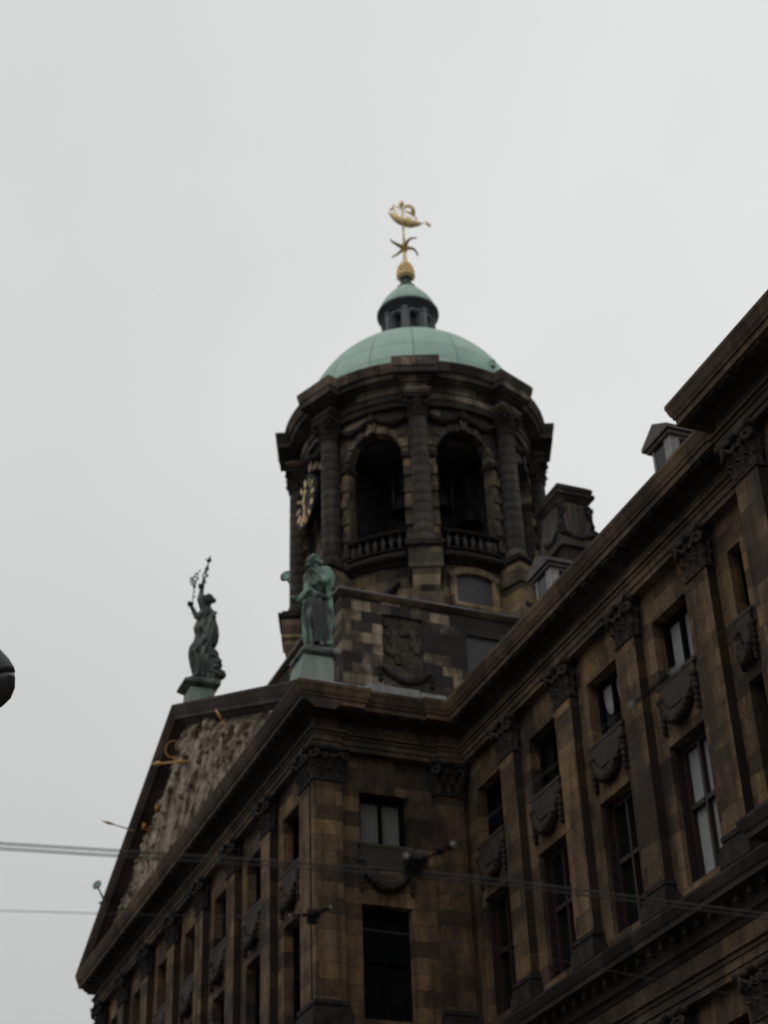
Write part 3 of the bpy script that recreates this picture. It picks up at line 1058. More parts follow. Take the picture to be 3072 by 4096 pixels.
# --- chimney
c = MB()
c.box(-5.55, -4.12, 6.62, 7.72, 26.0, 34.9)
ch = build(c, 'chimney', MT['podium'], palace)
c = MB()
c.box(-5.72, -3.98, 6.5, 7.95, 34.72, 35.05)
c.frustum((-5.66, -4.02, 6.48, 7.96), (-5.62, -4.04, 6.54, 7.94), 35.05, 35.6)
c.frustum((-5.62, -4.04, 6.54, 7.94), (-5.58, -4.08, 6.62, 7.86), 35.6, 36.2)
c.frustum((-5.58, -4.08, 6.62, 7.86), (-5.58, -4.08, 6.64, 7.82), 36.2, 36.68)
for i in range(3):
    yy = 6.98 + i * .24
    c.box(-4.12, -4.02, yy - .06, yy + .06, 35.35, 36.55)
build(c, 'chimney_shaft', MT['chimney'], ch)
rc_ = random.Random(3)
for side in (0, 1):      # carved scrolls and leaves running down the corners
    c = MB()
    for i in range(34):
        t = i / 33
        yy, xx = (7.86 - .06 * t + .12 * (1 - t), -4.06) if side else (6.60, -4.05)
        c.ell((xx + rc_.uniform(-.04, .06), yy + rc_.uniform(-.05, .06), 35.15 + 1.45 * t), (.10, .09 + .05 * sin(t * 9), .09), nu=8, nv=6, lump=.7, seed=i)
    build(c, 'carved_scroll', MT['soot'], ch)
c = MB()
c.frustum((-5.6, -4.06, 6.62, 7.84), (-5.74, -3.94, 6.5, 8.02), 36.68, 36.95)
c.box(-5.80, -3.90, 6.46, 8.08, 36.95, 37.1)
c.box(-5.72, -3.96, 6.54, 7.98, 37.1, 37.2)
c.box(-5.78, -3.92, 6.50, 8.02, 37.2, 37.36)
c.frustum((-5.78, -3.92, 6.50, 8.02), (-5.55, -4.1, 6.66, 7.84), 37.36, 37.52)
build(c, 'chimney_cap', MT['soffit'], ch)
c = MB()
for s in (0, 1):
    for i in range(9):
        t = i / 8
        c.ell((-4.0 - s * .9 * t - s * .3, (6.66 + t * 1.15) if s == 0 else 6.52, 35.30 - .20 * sin(pi * t)), (.12, .12, .12), nu=8, nv=6, lump=.5, seed=i)
build(c, 'festoon', MT['soot'], ch)

# ================================================================== TOWER
tower = empty('bell_tower', (TX, TY, 24.5), 'round stone bell tower with columns, open arches and a green copper dome', 'tower')
def TP(r, a, z):
    return (TX + r * cos(a), TY + r * sin(a), z)
CA = [radians(-22.5 + 45 * i) for i in range(8)]      # column angles
AA = [radians(45 * i) for i in range(8)]              # arch angles
# square podium with blind panel, windows, festoon and stone coping
p = MB()
H = 5.95
px_ = TX + H
def tf_pod(u, d, v):
    return (px_ + d, u, v)
wall(p, tf_pod, TY - H, TY + H, 24.5, 32.86, [(.44, 2.06, 30.2, 32.3), (3.78, 5.6, 29.5, 32.0)], .12)
wall(p, lambda u, d, v: (u, TY - H - d, v), TX - H, px_, 24.5, 32.86, [], .1)
wall(p, lambda u, d, v: (u, TY + H + d, v), TX - H, px_, 24.5, 32.86, [], .1)
wall(p, lambda u, d, v: (TX - H - d, u, v), TY - H, TY + H, 24.5, 32.86, [], .1)
p.box(TX - H + .3, px_ - .3, TY - H + .3, TY + H - .3, 24.5, 32.8)
pod = build(p, 'podium', MT['podium'], tower, False)
p = MB()
loop = [(TX - H, TY + H), (TX - H, TY - H), (px_, TY - H), (px_, TY + H), (TX - H, TY + H)]
p.sweep(loop, [(-.5, 32.80), (.06, 32.80), (.10, 32.88), (.14, 32.90), (.14, 33.02), (-.5, 33.10)])
build(p, 'podium_coping', MT['trim'], pod)
p = MB()
p.sweep(loop, [(-.48, 33.105), (.10, 33.025), (.165, 32.985), (.175, 32.985), (.175, 33.045), (-.48, 33.13)])
build(p, 'lead_flashing', MT['lead'], pod)
p = MB()
p.quad((px_ - .11, .44, 30.2), (px_ - .11, 2.06, 30.2), (px_ - .11, 2.06, 32.3), (px_ - .11, .44, 32.3))
for i in range(26):
    p.ell((px_ - .08, .62 + 1.26 * random.random(), 30.45 + 1.6 * random.random()), (.022, .16, .2), nu=8, nv=6, lump=.6, seed=i)
build(p, 'relief_panel', MT['panel'], pod)
p = MB(); p.quad((px_ - .11, 3.78, 29.5), (px_ - .11, 5.6, 29.5), (px_ - .11, 5.6, 32.0), (px_ - .11, 3.78, 32.0)); build(p, 'lattice_window', MT['lattice'], pod, False)
p = MB()
for i in range(19):
    t = -1 + 2 * i / 18
    p.ell((px_ + .03, 1.3 + t * .92, 30.05 - .42 * (1 - t * t)), (.10, .12, .09 + .06 * (1 - t * t)), nu=8, nv=6, lump=.5, seed=i)
for s in (-1, 1):
    for q in range(3):
        p.ell((px_ + .02, 1.3 + s * 1.0, 30.0 - .2 * q), (.09, .11, .13), nu=8, nv=6, lump=.5, seed=q)
build(p, 'festoon', MT['soot'], pod)

# drum under the columns
d = MB()
d.lathe([(5.0, 32.9), (5.0, 33.25), (4.9, 33.3), (4.82, 33.35), (4.82, 35.75), (4.90, 35.8)], 96, TX, TY, cap=False)
drum = build(d, 'drum', MT['tower_base'], tower)
d = MB()
d.lathe([(4.3, 35.72), (4.92, 35.75), (5.0, 35.85), (5.18, 35.92), (5.25, 36.0), (5.25, 36.16), (5.05, 36.3), (4.3, 36.34)], 96, TX, TY, cap=False, smooth=False)
for a in CA:
    d.obox(a, 4.6, 5.98, .76, 36.0, 36.17)
    d.obox(a, 4.6, 5.90, .70, 35.92, 36.0)
    d.obox(a, 4.6, 5.82, .62, 36.17, 36.32)
build(d, 'drum_ledge', MT['soot'], tower)
for a in CA:
    d = MB()
    d.obox(a, 4.6, 5.86, .66, 35.05, 35.92)
    d.obox(a, 4.6, 5.62, .44, 34.0, 35.05, r1t=5.80, hwt=.56)
    d.obox(a, 4.6, 5.74, .60, 32.95, 34.0)
    o = build(d, 'pedestal', MT['tower_base'], tower)
    d = MB()
    d.obox(a, 5.55, 5.68, .24, 34.12, 34.34)
    build(d, 'console_panel', MT['soot'], o)
for i, a in enumerate(AA):
    if i % 2 == 0:
        d = MB()
        # framed attic window with a curved hood
        for u0, u1, v0, v1, rr in ((-1.02, -.76, 34.0, 35.35, 4.98), (.76, 1.02, 34.0, 35.35, 4.98), (-1.02, 1.02, 33.8, 34.0, 5.0)):
            d.obox(a + (u0 + u1) / 2 / 4.9, 4.6, rr, (u1 - u0) / 2, v0, v1)
        n = 10
        for q in range(n):
            t0 = -1 + 2 * q / n
            t1 = -1 + 2 * (q + 1) / n
            tm = (t0 + t1) / 2
            z = 35.2 + .28 * (1 - tm * tm)
            d.obox(a + tm * 1.05 / 4.9, 4.6, 5.02 + .004 * (q % 2), 1.07 / n, z - .14, z + .14)
        o = build(d, 'attic_window', MT['tower_base'], tower)
        d = MB()
        d.lathe([(4.86, 34.0), (4.86, 35.3)], 12, TX, TY, cap=False, a0=a - .76 / 4.9, a1=a + .76 / 4.9)
        build(d, 'lattice_pane', MT['lattice'], o, False)
    else:
        d = MB()
        for q in range(13):
            t = -1 + 2 * q / 12
            d.ell(TP(4.86, a + t * .8 / 4.8, 34.95 - .45 * (1 - t * t)), (.12, .12, .10 + .10 * (1 - t * t)), nu=8, nv=6, lump=.5, seed=q)
        build(d, 'festoon', MT['soot'], tower)

# bell stage wall, one part with eight arched openings (the clock side is closed)
RW, RI, HWD, ZS, ZSP, ZT = 4.78, 4.40, 1.20, 36.32, 41.08, 43.45
w = MB()
def archz(u):
    return ZSP + sqrt(max(0, HWD ** 2 - u * u))
for ai, a in enumerate(AA):
    closed = ai in (2, 6)
    us = [-RW * pi / 8, -1.55, -HWD] + [-HWD * cos(pi * i / 12) for i in range(1, 12)] + [HWD, 1.55, RW * pi / 8]
    for i in range(len(us) - 1):
        u0, u1 = us[i], us[i + 1]
        a0, a1 = a + u0 / RW, a + u1 / RW
        inside = abs((u0 + u1) / 2) < HWD
        for R_ in (RW, RI):
            if not inside:
                w.quad(TP(R_, a0, ZS), TP(R_, a1, ZS), TP(R_, a1, ZT), TP(R_, a0, ZT))
            else:
                w.quad(TP(R_, a0, archz(u0)), TP(R_, a1, archz(u1)), TP(R_, a1, ZT), TP(R_, a0, ZT))
        if inside:
            w.quad(TP(RW, a0, archz(u0)), TP(RW, a1, archz(u1)), TP(RI, a1, archz(u1)), TP(RI, a0, archz(u0)))
            w.quad(TP(RW, a0, ZS), TP(RW, a1, ZS), TP(RI, a1, ZS), TP(RI, a0, ZS))
            if closed:
                w.quad(TP(RW - .3, a0, ZS), TP(RW - .3, a1, ZS), TP(RW - .3, a1, archz(u1)), TP(RW - .3, a0, archz(u0)))
    for u in (-HWD, HWD):
        w.quad(TP(RW, a + u / RW, ZS), TP(RI, a + u / RW, ZS), TP(RI, a + u / RW, ZSP), TP(RW, a + u / RW, ZSP))
build(w, 'bell_stage_wall', MT['tower'], tower, False)
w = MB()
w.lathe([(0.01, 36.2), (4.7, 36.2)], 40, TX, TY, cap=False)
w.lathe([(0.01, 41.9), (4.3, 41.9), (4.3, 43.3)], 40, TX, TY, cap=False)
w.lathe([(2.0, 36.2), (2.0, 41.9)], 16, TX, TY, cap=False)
for a in CA:  # radial fins added to block sky through the arches, no such walls
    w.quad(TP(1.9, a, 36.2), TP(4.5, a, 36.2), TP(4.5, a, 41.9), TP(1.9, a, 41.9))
build(w, 'belfry_interior_and_sky_fins', MT['belfry'], tower, False)
# archivolts with voussoirs, keystone and imposts
for ai, a in enumerate(AA):
    w = MB()
    n = 15
    for q in range(n):
        t0 = pi * q / n + .012
        t1 = pi * (q + 1) / n - .012
        pr_ = .07 + (.035 if q % 2 else 0)
        r0, r1 = HWD, HWD + (.34 if q % 2 else .27)
        if q == n // 2:
            pr_, r1 = .17, HWD + .48
        vs = []
        for R_ in (RW - .1, RW + pr_):
            for rr, t in ((r0, t0), (r1, t0), (r1, t1), (r0, t1)):
                u = rr * cos(t)
                vs.append(TP(R_, a + u / RW, ZSP + rr * sin(t)))
        w.add(vs, ((0, 1, 2, 3), (7, 6, 5, 4), (0, 4, 5, 1), (1, 5, 6, 2), (2, 6, 7, 3), (3, 7, 4, 0)))
    o = build(w, 'archivolt', MT['tower'], tower)
    for s in (-1, 1):
        w = MB()
        w.obox(a + s * (HWD + .17) / RW, 4.3, RW + .14, .22, ZSP - .22, ZSP + .02)
        w.obox(a + s * (HWD + .16) / RW, 4.32, RW + .09, .18, ZSP - .32, ZSP - .22)
        build(w, 'impost', MT['soot'], o)
# rusticated strips at either side of every column
for a in CA:
    for s in (-1, 1):
        w = MB()
        z = ZS + .02
        i = 0
        while z < 40.6:
            hh = .40
            ww = .165 if i % 2 else .125
            w.obox(a + s * .50 / RW, 4.5, RW + (.17 if i % 2 else .09), ww, z, z + hh - .004)
            z += hh
            i += 1
        build(w, 'quoin_strip', MT['quoin'], tower)
# engaged columns
def col_shaft(mb):
    pr_ = [(.56, 0), (.56, .14), (.52, .16), (.55, .24), (.52, .32), (.46, .34), (.48, .42), (.45, .48)]
    z = .48
    while z < 6.1:
        z2 = min(6.15, z + .45)
        rr = .445 - .05 * (z / 6.15) ** 1.6
        pr_ += [(rr - .006, z), (rr, z + .012), (rr, z2 - .012), (rr - .006, z2)]
        z = z2
    mb.lathe(pr_, 28, 0, 0)
def col_cap(mb):
    h = .98
    mb.lathe([(.43, 0), (.46, .04), (.43, .08), (.40, .1), (.42, .5), (.54, .84)], 24, 0, 0)
    for row, (n, z, hh, cu, rr, off) in enumerate(((8, .08, .36, .15, .40, 0), (8, .28, .40, .2, .41, .5))):
        for i in range(n):
            q = 2 * pi * (i + off) / n
            leaf(mb, (rr * cos(q), rr * sin(q), z), (cos(q), sin(q), 0), .155, hh, cu)
    for i in range(4):
        q = pi / 4 + i * pi / 2
        volute(mb, (.66 * cos(q), .66 * sin(q), h * .68), (-sin(q), cos(q), 0), .15, .13)
    rings = []
    for z, e in ((h * .84, 0), (h * .92, .03), (h, .03)):
        rg = []
        for i in range(4):
            q0 = pi / 4 + i * pi / 2
            for j in range(6):
                t = j / 6
                A = Vector((cos(q0), sin(q0))) * (.80 + e)
                B = Vector((cos(q0 + pi / 2), sin(q0 + pi / 2))) * (.80 + e)
                pt = A.lerp(B, t)
                pt *= 1 - .10 * sin(pi * t)
                rg.append((pt.x, pt.y, z))
        rings.append(rg)
    mb.loft(rings)
    mb.sm[-26 * 1:] = [False] * 26
ms = local_mesh('tower_column_shaft', col_shaft, MT['column'])
mc = local_mesh('tower_column_capital', col_cap, MT['soot'])
RC = 5.16
for a in CA:
    o = place('column', ms, tower, TP(RC, a, 36.32), 0)
    c_ = sub('capital', mc, o, (0, 0, 6.12))
    c_.rotation_euler = (0, 0, a)
    o.scale = (.90, .90, 1)
    c_.scale = (1.03, 1.03, 1)
# swags between the capitals
for a in AA:
    w = MB()
    for s in (-1, 1):
        for i in range(12):
            t = i / 11
            u = s * (1.62 - 1.50 * t)
            z = 43.05 - .42 * sin(pi * t) - .05 * t
            rr = .09 + .07 * sin(pi * t)
            w.ell(TP(RW + .14, a + u / RW, z), (rr, rr, rr), nu=8, nv=6, lump=.5, seed=i)
    w.ell(TP(RW + .16, a, 42.95), (.17, .17, .25), lump=.4, seed=4)
    build(w, 'swag', MT['soot'], tower)
# entablature ring with breaks over the columns
w = MB()
w.lathe([(4.6, 43.30), (4.98, 43.32), (4.98, 43.60), (5.05, 43.62), (5.05, 43.92), (5.10, 43.94), (5.0, 43.98), (5.0, 44.22), (5.10, 44.26), (5.34, 44.36), (5.5, 44.40), (5.52, 44.60), (5.62, 44.66), (5.74, 44.93), (5.76, 44.95), (5.76, 45.05), (4.7, 45.32)], 120, TX, TY, cap=False, smooth=False)
for a in CA:
    w.obox(a, 4.7, 5.56, .50, 43.42, 43.54)
    w.obox(a, 4.7, 5.60, .54, 43.54, 43.66)
    w.obox(a, 4.7, 5.66, .60, 43.66, 43.74)
    w.obox(a, 4.7, 5.52, .46, 43.74, 44.10)
    w.obox(a, 4.7, 5.66, .60, 44.10, 44.20)
    w.obox(a, 4.7, 5.76, .70, 44.20, 44.32)
    w.obox(a, 4.7, 5.98, .93, 44.32, 44.60)
    w.obox(a, 4.7, 6.0, .95, 44.60, 44.92, r1t=6.08, hwt=.99)
    w.obox(a, 4.7, 6.08, .99, 44.92, 45.06)
    w.obox(a, 4.7, 6.04, .96, 45.06, 45.12, r1t=5.4, hwt=.9)
build(w, 'tower_entablature', MT['tower_dark'], tower)
# balustrades
def balu(mb):
    mb.lathe([(.075, 0), (.075, .06), (.05, .09), (.045, .14), (.085, .30), (.09, .38), (.05, .54), (.045, .60), (.07, .64), (.07, .70)], 12, 0, 0)
bm_ = local_mesh('baluster_mesh', balu, MT['baluster'])
for ai, a in enumerate(AA):
    if ai in (2, 6):
        continue
    w = MB()
    ha = 1.2 / 5.0
    w.lathe([(4.86, 37.08), (5.14, 37.08), (5.16, 37.12), (5.16, 37.2), (5.12, 37.24), (4.88, 37.24), (4.86, 37.08)], 10, TX, TY, cap=False, a0=a - ha, a1=a + ha, smooth=False)
    w.lathe([(4.85, 36.3), (5.2, 36.3), (5.2, 36.4), (4.85, 36.4)], 10, TX, TY, cap=False, a0=a - ha, a1=a + ha, smooth=False)
    o = build(w, 'balustrade', MT['rail'], tower)
    for i in range(7):
        u = -1.0 + 2.0 * i / 6
        place('baluster', bm_, o, TP(5.0, a + u / 5.0, 36.39))
# carillon bells in the chamber
def bell(mb):
    mb.lathe([(.02, .78), (.2, .76), (.27, .62), (.32, .35), (.40, .12), (.52, 0), (.47, .0)], 20, 0, 0, cap=False)
be = local_mesh('bell_mesh', bell, MT['bell'])
for a, r_, z in ((.05, 3.1, 37.8), (-.14, 3.2, 39.3), (-.75, 3.1, 37.7), (-.62, 3.2, 39.2), (.3, 3.2, 38.9)):
    o = place('bell', be, tower, TP(r_, a, z))
    h_ = MB(); h_.tube([TP(r_, a, z + .76), TP(r_, a, 41.95)], .03, 6); build(h_, 'bell_hanger', MT['iron'], o)

# clock on the square side
AC = -pi / 2
CY = TY - 5.02
CX_, CZ_ = TX, 40.74
def CP(u, v, d):
    return (CX_ + u, CY - d, CZ_ + v)
k = MB()
n = 48
ring0 = [CP(1.18 * cos(2 * pi * i / n), 1.18 * sin(2 * pi * i / n), -.15) for i in range(n)]
ring1 = [CP(1.18 * cos(2 * pi * i / n), 1.18 * sin(2 * pi * i / n), .16) for i in range(n)]
ring2 = [CP(1.12 * cos(2 * pi * i / n), 1.12 * sin(2 * pi * i / n), .16) for i in range(n)]
ring3 = [CP(1.12 * cos(2 * pi * i / n), 1.12 * sin(2 * pi * i / n), .10) for i in range(n)]
k.loft([ring0, ring1, ring2, ring3])
clock = build(k, 'clock_face', MT['clock'], tower)
clock['label'] = 'black clock face with gilded Roman numerals'
NUM = ['XII', 'I', 'II', 'III', 'IIII', 'V', 'VI', 'VII', 'VIII', 'IX', 'X', 'XI']
def bar(u0, v0, u1, v1, w_, d0=.10, d1=.15):
    a, b = Vector((u0, v0)), Vector((u1, v1))
    nrm = Vector((-(b - a).y, (b - a).x)).normalized() * w_ / 2
    q = [a - nrm, a + nrm, b + nrm, b - nrm]
    v = [CP(p.x, p.y, d0) for p in q] + [CP(p.x, p.y, d1) for p in q]
    k.add(v, ((0, 1, 2, 3), (7, 6, 5, 4), (0, 4, 5, 1), (1, 5, 6, 2), (2, 6, 7, 3), (3, 7, 4, 0)))
for i, s in enumerate(NUM):
    th = pi / 2 - i * pi / 6
    rad = Vector((cos(th), sin(th)))
    tan = Vector((sin(th), -cos(th)))
    wd = {'I': .052, 'V': .10, 'X': .10}
    tot = sum(wd[c] for c in s)
    x = -tot / 2
    k = MB()
    for c in s:
        def pt(xx, rr):
            q = rad * rr + tan * xx
            return q.x, q.y
        x0, x1 = x + .008, x + wd[c] - .008
        if c == 'I':
            xm = (x0 + x1) / 2
            bar(*pt(xm, .72), *pt(xm, 1.04), .055)
        elif c == 'V':
            xm = (x0 + x1) / 2
            bar(*pt(xm, .72), *pt(x0, 1.04), .055)
            bar(*pt(xm, .72), *pt(x1, 1.04), .045, .10, .148)
        else:
            bar(*pt(x0, .70), *pt(x1, 1.04), .045)
            bar(*pt(x1, .70), *pt(x0, 1.04), .055, .10, .148)
        x += wd[c]
    build(k, 'numeral', MT['gold_clock'], clock)
def hand(a, L, tail, w_, d, name):
    global k
    k = MB()
    u = Vector((cos(a), sin(a)))
    nn = Vector((-u.y, u.x))
    q = [-u * tail - nn * w_ * .5, -u * tail + nn * w_ * .5, nn * w_ * .7, u * L * .62 + nn * w_ * .45, u * L * .74 + nn * w_ * 1.15, u * L, u * L * .74 - nn * w_ * 1.15, u * L * .62 - nn * w_ * .45, -nn * w_ * .7]
    v = [CP(p.x, p.y, d) for p in q] + [CP(p.x, p.y, d + .03) for p in q]
    m_ = len(q)
    k.add(v, [tuple(range(m_)), tuple(range(2 * m_ - 1, m_ - 1, -1))] + [(i, (i + 1) % m_, (i + 1) % m_ + m_, i + m_) for i in range(m_)])
    build(k, name, MT['gold_clock'], clock)
hand(radians(-93), 1.0, .22, .10, .17, 'minute_hand')
hand(radians(52), .52, .16, .15, .21, 'hour_hand')

# dome, lantern
d = MB()
pr_ = [(4.98, 45.0), (4.98, 45.1)]
for i in range(1, 21):
    t = radians(90) * i / 20
    pr_.append((4.97 * cos(t), 45.1 + 4.97 * sin(t)))
pr_[-1] = (.02, 50.07)
d.lathe(pr_, 96, TX, TY, cap=False)
dome = build(d, 'dome', MT['copper'], tower)
d = MB()
a = radians(22)
q = 4.62
d.obox(a, q - .3, q + .32, .12, 46.35, 46.62)
d.ell(TP(q + .22, a, 46.64), (.14, .14, .10))
build(d, 'dome_hatch', MT['copper'], dome)
l = MB()
l.lathe([(1.34, 49.5), (1.34, 49.98), (1.28, 50.04), (1.2, 50.06)], 48, TX, TY, cap=False, smooth=False)
l.lathe([(.78, 49.9), (.78, 52.0)], 24, TX, TY, cap=False)
lan = build(l, 'lantern', MT['leaddark'], tower)
for i in range(8):
    a = radians(-22.5 + 45 * i - 8)
    l = MB()
    l.obox(a, .80, 1.16, .19, 50.0, 51.78)
    l.obox(a, .9, 1.25, .10, 50.0, 51.66)
    l.obox(a, .9, 1.28, .13, 51.66, 51.78)
    build(l, 'lantern_pier', MT['leadgrey'], lan)
    l = MB()
    a2 = a + radians(22.5)
    n = 8
    for q in range(n):
        t0 = -.30 + .60 * q / n
        t1 = -.30 + .60 * (q + 1) / n
        z0 = 51.36 + sqrt(max(0, .30 ** 2 - t0 * t0))
        z1 = 51.36 + sqrt(max(0, .30 ** 2 - t1 * t1))
        l.quad(TP(1.14, a2 + t0 / 1.1, z0), TP(1.14, a2 + t1 / 1.1, z1), TP(1.14, a2 + t1 / 1.1, 51.8), TP(1.14, a2 + t0 / 1.1, 51.8))
        l.quad(TP(1.14, a2 + t0 / 1.1, z0), TP(1.14, a2 + t1 / 1.1, z1), TP(.85, a2 + t1 / 1.1, z1), TP(.85, a2 + t0 / 1.1, z0))
    build(l, 'lantern_arch', MT['leadgrey'], lan, False)
l = MB()
l.lathe([(.7, 51.76), (1.18, 51.77), (1.20, 51.86), (1.26, 51.92), (1.33, 52.02), (1.41, 52.08), (1.44, 52.12), (1.44, 52.22), (1.38, 52.26), (.6, 52.3)], 48, TX, TY, cap=False)
build(l, 'lantern_cornice', MT['leaddark'], lan)
l = MB()
l.lathe([(1.36, 52.24), (1.34, 52.4), (1.24, 52.68), (1.08, 52.96), (.88, 53.24), (.66, 53.5), (.5, 53.68)], 48, TX, TY, cap=False)
build(l, 'lantern_cap', MT['copper_small'], lan)
l = MB()
l.lathe([(.5, 53.64), (.47, 53.72), (.46, 53.84), (.36, 53.94), (.27, 54.05), (.25, 54.35), (.30, 54.42)], 24, TX, TY)
build(l, 'lantern_neck', MT['bronze'], lan)

# ================================================================== SHIP WEATHERVANE
vane = empty('ship_weathervane', (TX, TY, 54.4), 'gilded sailing ship weathervane on a pinecone finial above the green dome', 'weathervane')
v = MB()
pr_ = [(.26, 54.4), (.34, 54.48), (.385, 54.6), (.37, 54.74), (.35, 54.85), (.30, 55.1), (.22, 55.28), (.12, 55.38)]
v.lathe(pr_, 24, TX, TY)
for row, (r_, z, n) in enumerate(((.37, 54.58, 11), (.36, 54.78, 11), (.33, 54.97, 10), (.28, 55.14, 9), (.2, 55.27, 8))):
    for i in range(n):
        a = 2 * pi * (i + .5 * (row % 2)) / n
        v.ell((TX + r_ * cos(a), TY + r_ * sin(a), z), (.095, .095, .10), nu=7, nv=5)
v.lathe([(.12, 55.36), (.15, 55.42), (.13, 55.5), (.10, 55.7), (.085, 55.9), (.10, 56.15)], 16, TX, TY)
build(v, 'finial', MT['gold'], vane)
v = MB()
v.ell((TX, TY, 56.4), (.19, .19, .25))
v.lathe([(.10, 56.1), (.16, 56.25), (.18, 56.4), (.12, 56.62), (.06, 56.72)], 14, TX, TY)
for i in range(4):
    a = i * pi / 2
    pts, rr = [], []
    for q in range(8):
        t = q / 7
        ang = a + .35 * t * t
        pts.append((TX + (.12 + .76 * t) * cos(ang), TY + (.12 + .76 * t) * sin(ang), 56.4 + .10 * sin(pi * t)))
        rr.append(.085 * (1 - .75 * t) + .012)
    v.tube(pts, rr, 8)
build(v, 'compass_cross', plain('tarnished_gilding', (.36, .24, .09), .5, metal=.6, var=.35), vane)
v = MB()
v.tube([(TX, TY, 56.6), (TX, TY, 57.8)], .055, 10)
build(v, 'rod', MT['gold'], vane)
ex = Vector((-.30, -.95, 0)).normalized()
ey = Vector((0, 0, 1)).cross(ex)
def VP(s, z, b=0.0):
    return Vector((TX, TY, 0)) + ex * s + ey * b + Vector((0, 0, z))
def tab(s, T):
    for (s0, z0), (s1, z1) in zip(T, T[1:]):
        if s0 <= s <= s1:
            return z0 + (z1 - z0) * (s - s0) / (s1 - s0)
    return T[0][1] if s < T[0][0] else T[-1][1]
TOP = [(-.95, 57.98), (-.6, 58.02), (-.3, 58.07), (0, 58.16), (.2, 58.26), (.4, 58.40), (.55, 58.55), (.69, 58.68)]
KEEL = [(-.95, 57.94), (-.73, 57.81), (-.5, 57.74), (-.3, 57.72), (0, 57.80), (.25, 57.95), (.45, 58.13), (.6, 58.38), (.69, 58.62)]
def sheer(s):
    return tab(s, TOP)
v = MB()
rings = []
for i in range(17):
    t = i / 16
    s = .69 - 1.64 * t
    zt = sheer(s)
    depth = zt - tab(s, KEEL)
    hw_ = .20 * (1 - abs(2 * t - 1) ** 2.4) + .02
    rg = [VP(s, zt + sin(pi + pi * q / 9) * depth, cos(pi + pi * q / 9) * hw_) for q in range(10)]
    rg.append(VP(s, zt + .02, hw_ * .6))
    rg.append(VP(s, zt + .02, -hw_ * .6))
    rings.append(rg)
v.loft(rings)
for s, h, r_ in ((.40, .16, .07), (.30, .28, .08), (.20, .18, .07), (-.10, .16, .07), (-.22, .24, .09), (-.34, .34, .10), (-.46, .20, .08)):
    zt = sheer(s)
    v.tube([VP(s, zt - .08), VP(s, zt + h * .6), VP(s, zt + h)], [r_, r_ * .9, r_ * .4], 8)
for sa, sb, zb in ((.55, .04, 59.1), (.35, .03, 59.0), (-.30, .0, 58.95), (-.7, -.55, 58.52)):
    v.tube([VP(sa, sheer(sa)), VP(sb, zb)], .018, 6)
build(v, 'hull', MT['gold'], vane)
v = MB()
v.tube([VP(0, 57.8), VP(.01, 59.15)], [.06, .045], 10)
v.ell(VP(.02, 59.2), (.13, .13, .15), lump=.5, seed=2)
v.ell(VP(.02, 59.34), (.07, .07, .11), lump=.3)
v.tube([VP(.46, 59.14), VP(.12, 58.98), VP(-.16, 58.92)], .028, 8)
build(v, 'mast', MT['gold'], vane)
v = MB()
outer = [(-.12, 59.10), (-.26, 59.11), (-.42, 59.03), (-.56, 58.88), (-.64, 58.70), (-.62, 58.52)]
inner = [(-.12, 58.93), (-.24, 58.90), (-.34, 58.81), (-.40, 58.70), (-.42, 58.57), (-.46, 58.46)]
rings = []
for k_, ((s0, z0), (s1, z1)) in enumerate(zip(outer, inner)):
    b0 = .22 * sin(pi * k_ / 5)
    rings.append([VP(s0, z0, b0 - .03), VP((s0 + s1) / 2, (z0 + z1) / 2, b0 + .10), VP(s1, z1, b0 - .03), VP((s0 + s1) / 2, (z0 + z1) / 2, b0 - .08)])
v.loft(rings)
v.tube([VP(-.12, 58.80), VP(-.34, 58.66), VP(-.56, 58.52)], [.03, .06, .03], 8)
v.tube([VP(-.56, 58.52), VP(-.62, 58.34), VP(-.72, 58.24)], [.025, .06, .01], 8, flat=.4)
build(v, 'sail', MT['gold'], vane)
def flag(name, s0, z0, L, H_, pole):
    m = MB()
    rings = []
    for i in range(7):
        t = i / 6
        bb = .06 * sin(t * 6)
        s_ = s0 + L * t
        zz = z0 - .05 * t
        rings.append([VP(s_, zz, bb + .015), VP(s_, zz + H_, bb + .015), VP(s_, zz + H_, bb - .015), VP(s_, zz, bb - .015)])
    m.loft(rings)
    m.tube(pole, .02, 6)
    build(m, name, MT['gold'], vane)
flag('pennant', .38, 58.84, .22, .18, [VP(.40, 58.5), VP(.40, 59.10)])
flag('pennant', -1.10, 57.86, -.24, .22, [VP(-.9, sheer(-.9)), VP(-1.12, 58.12)])

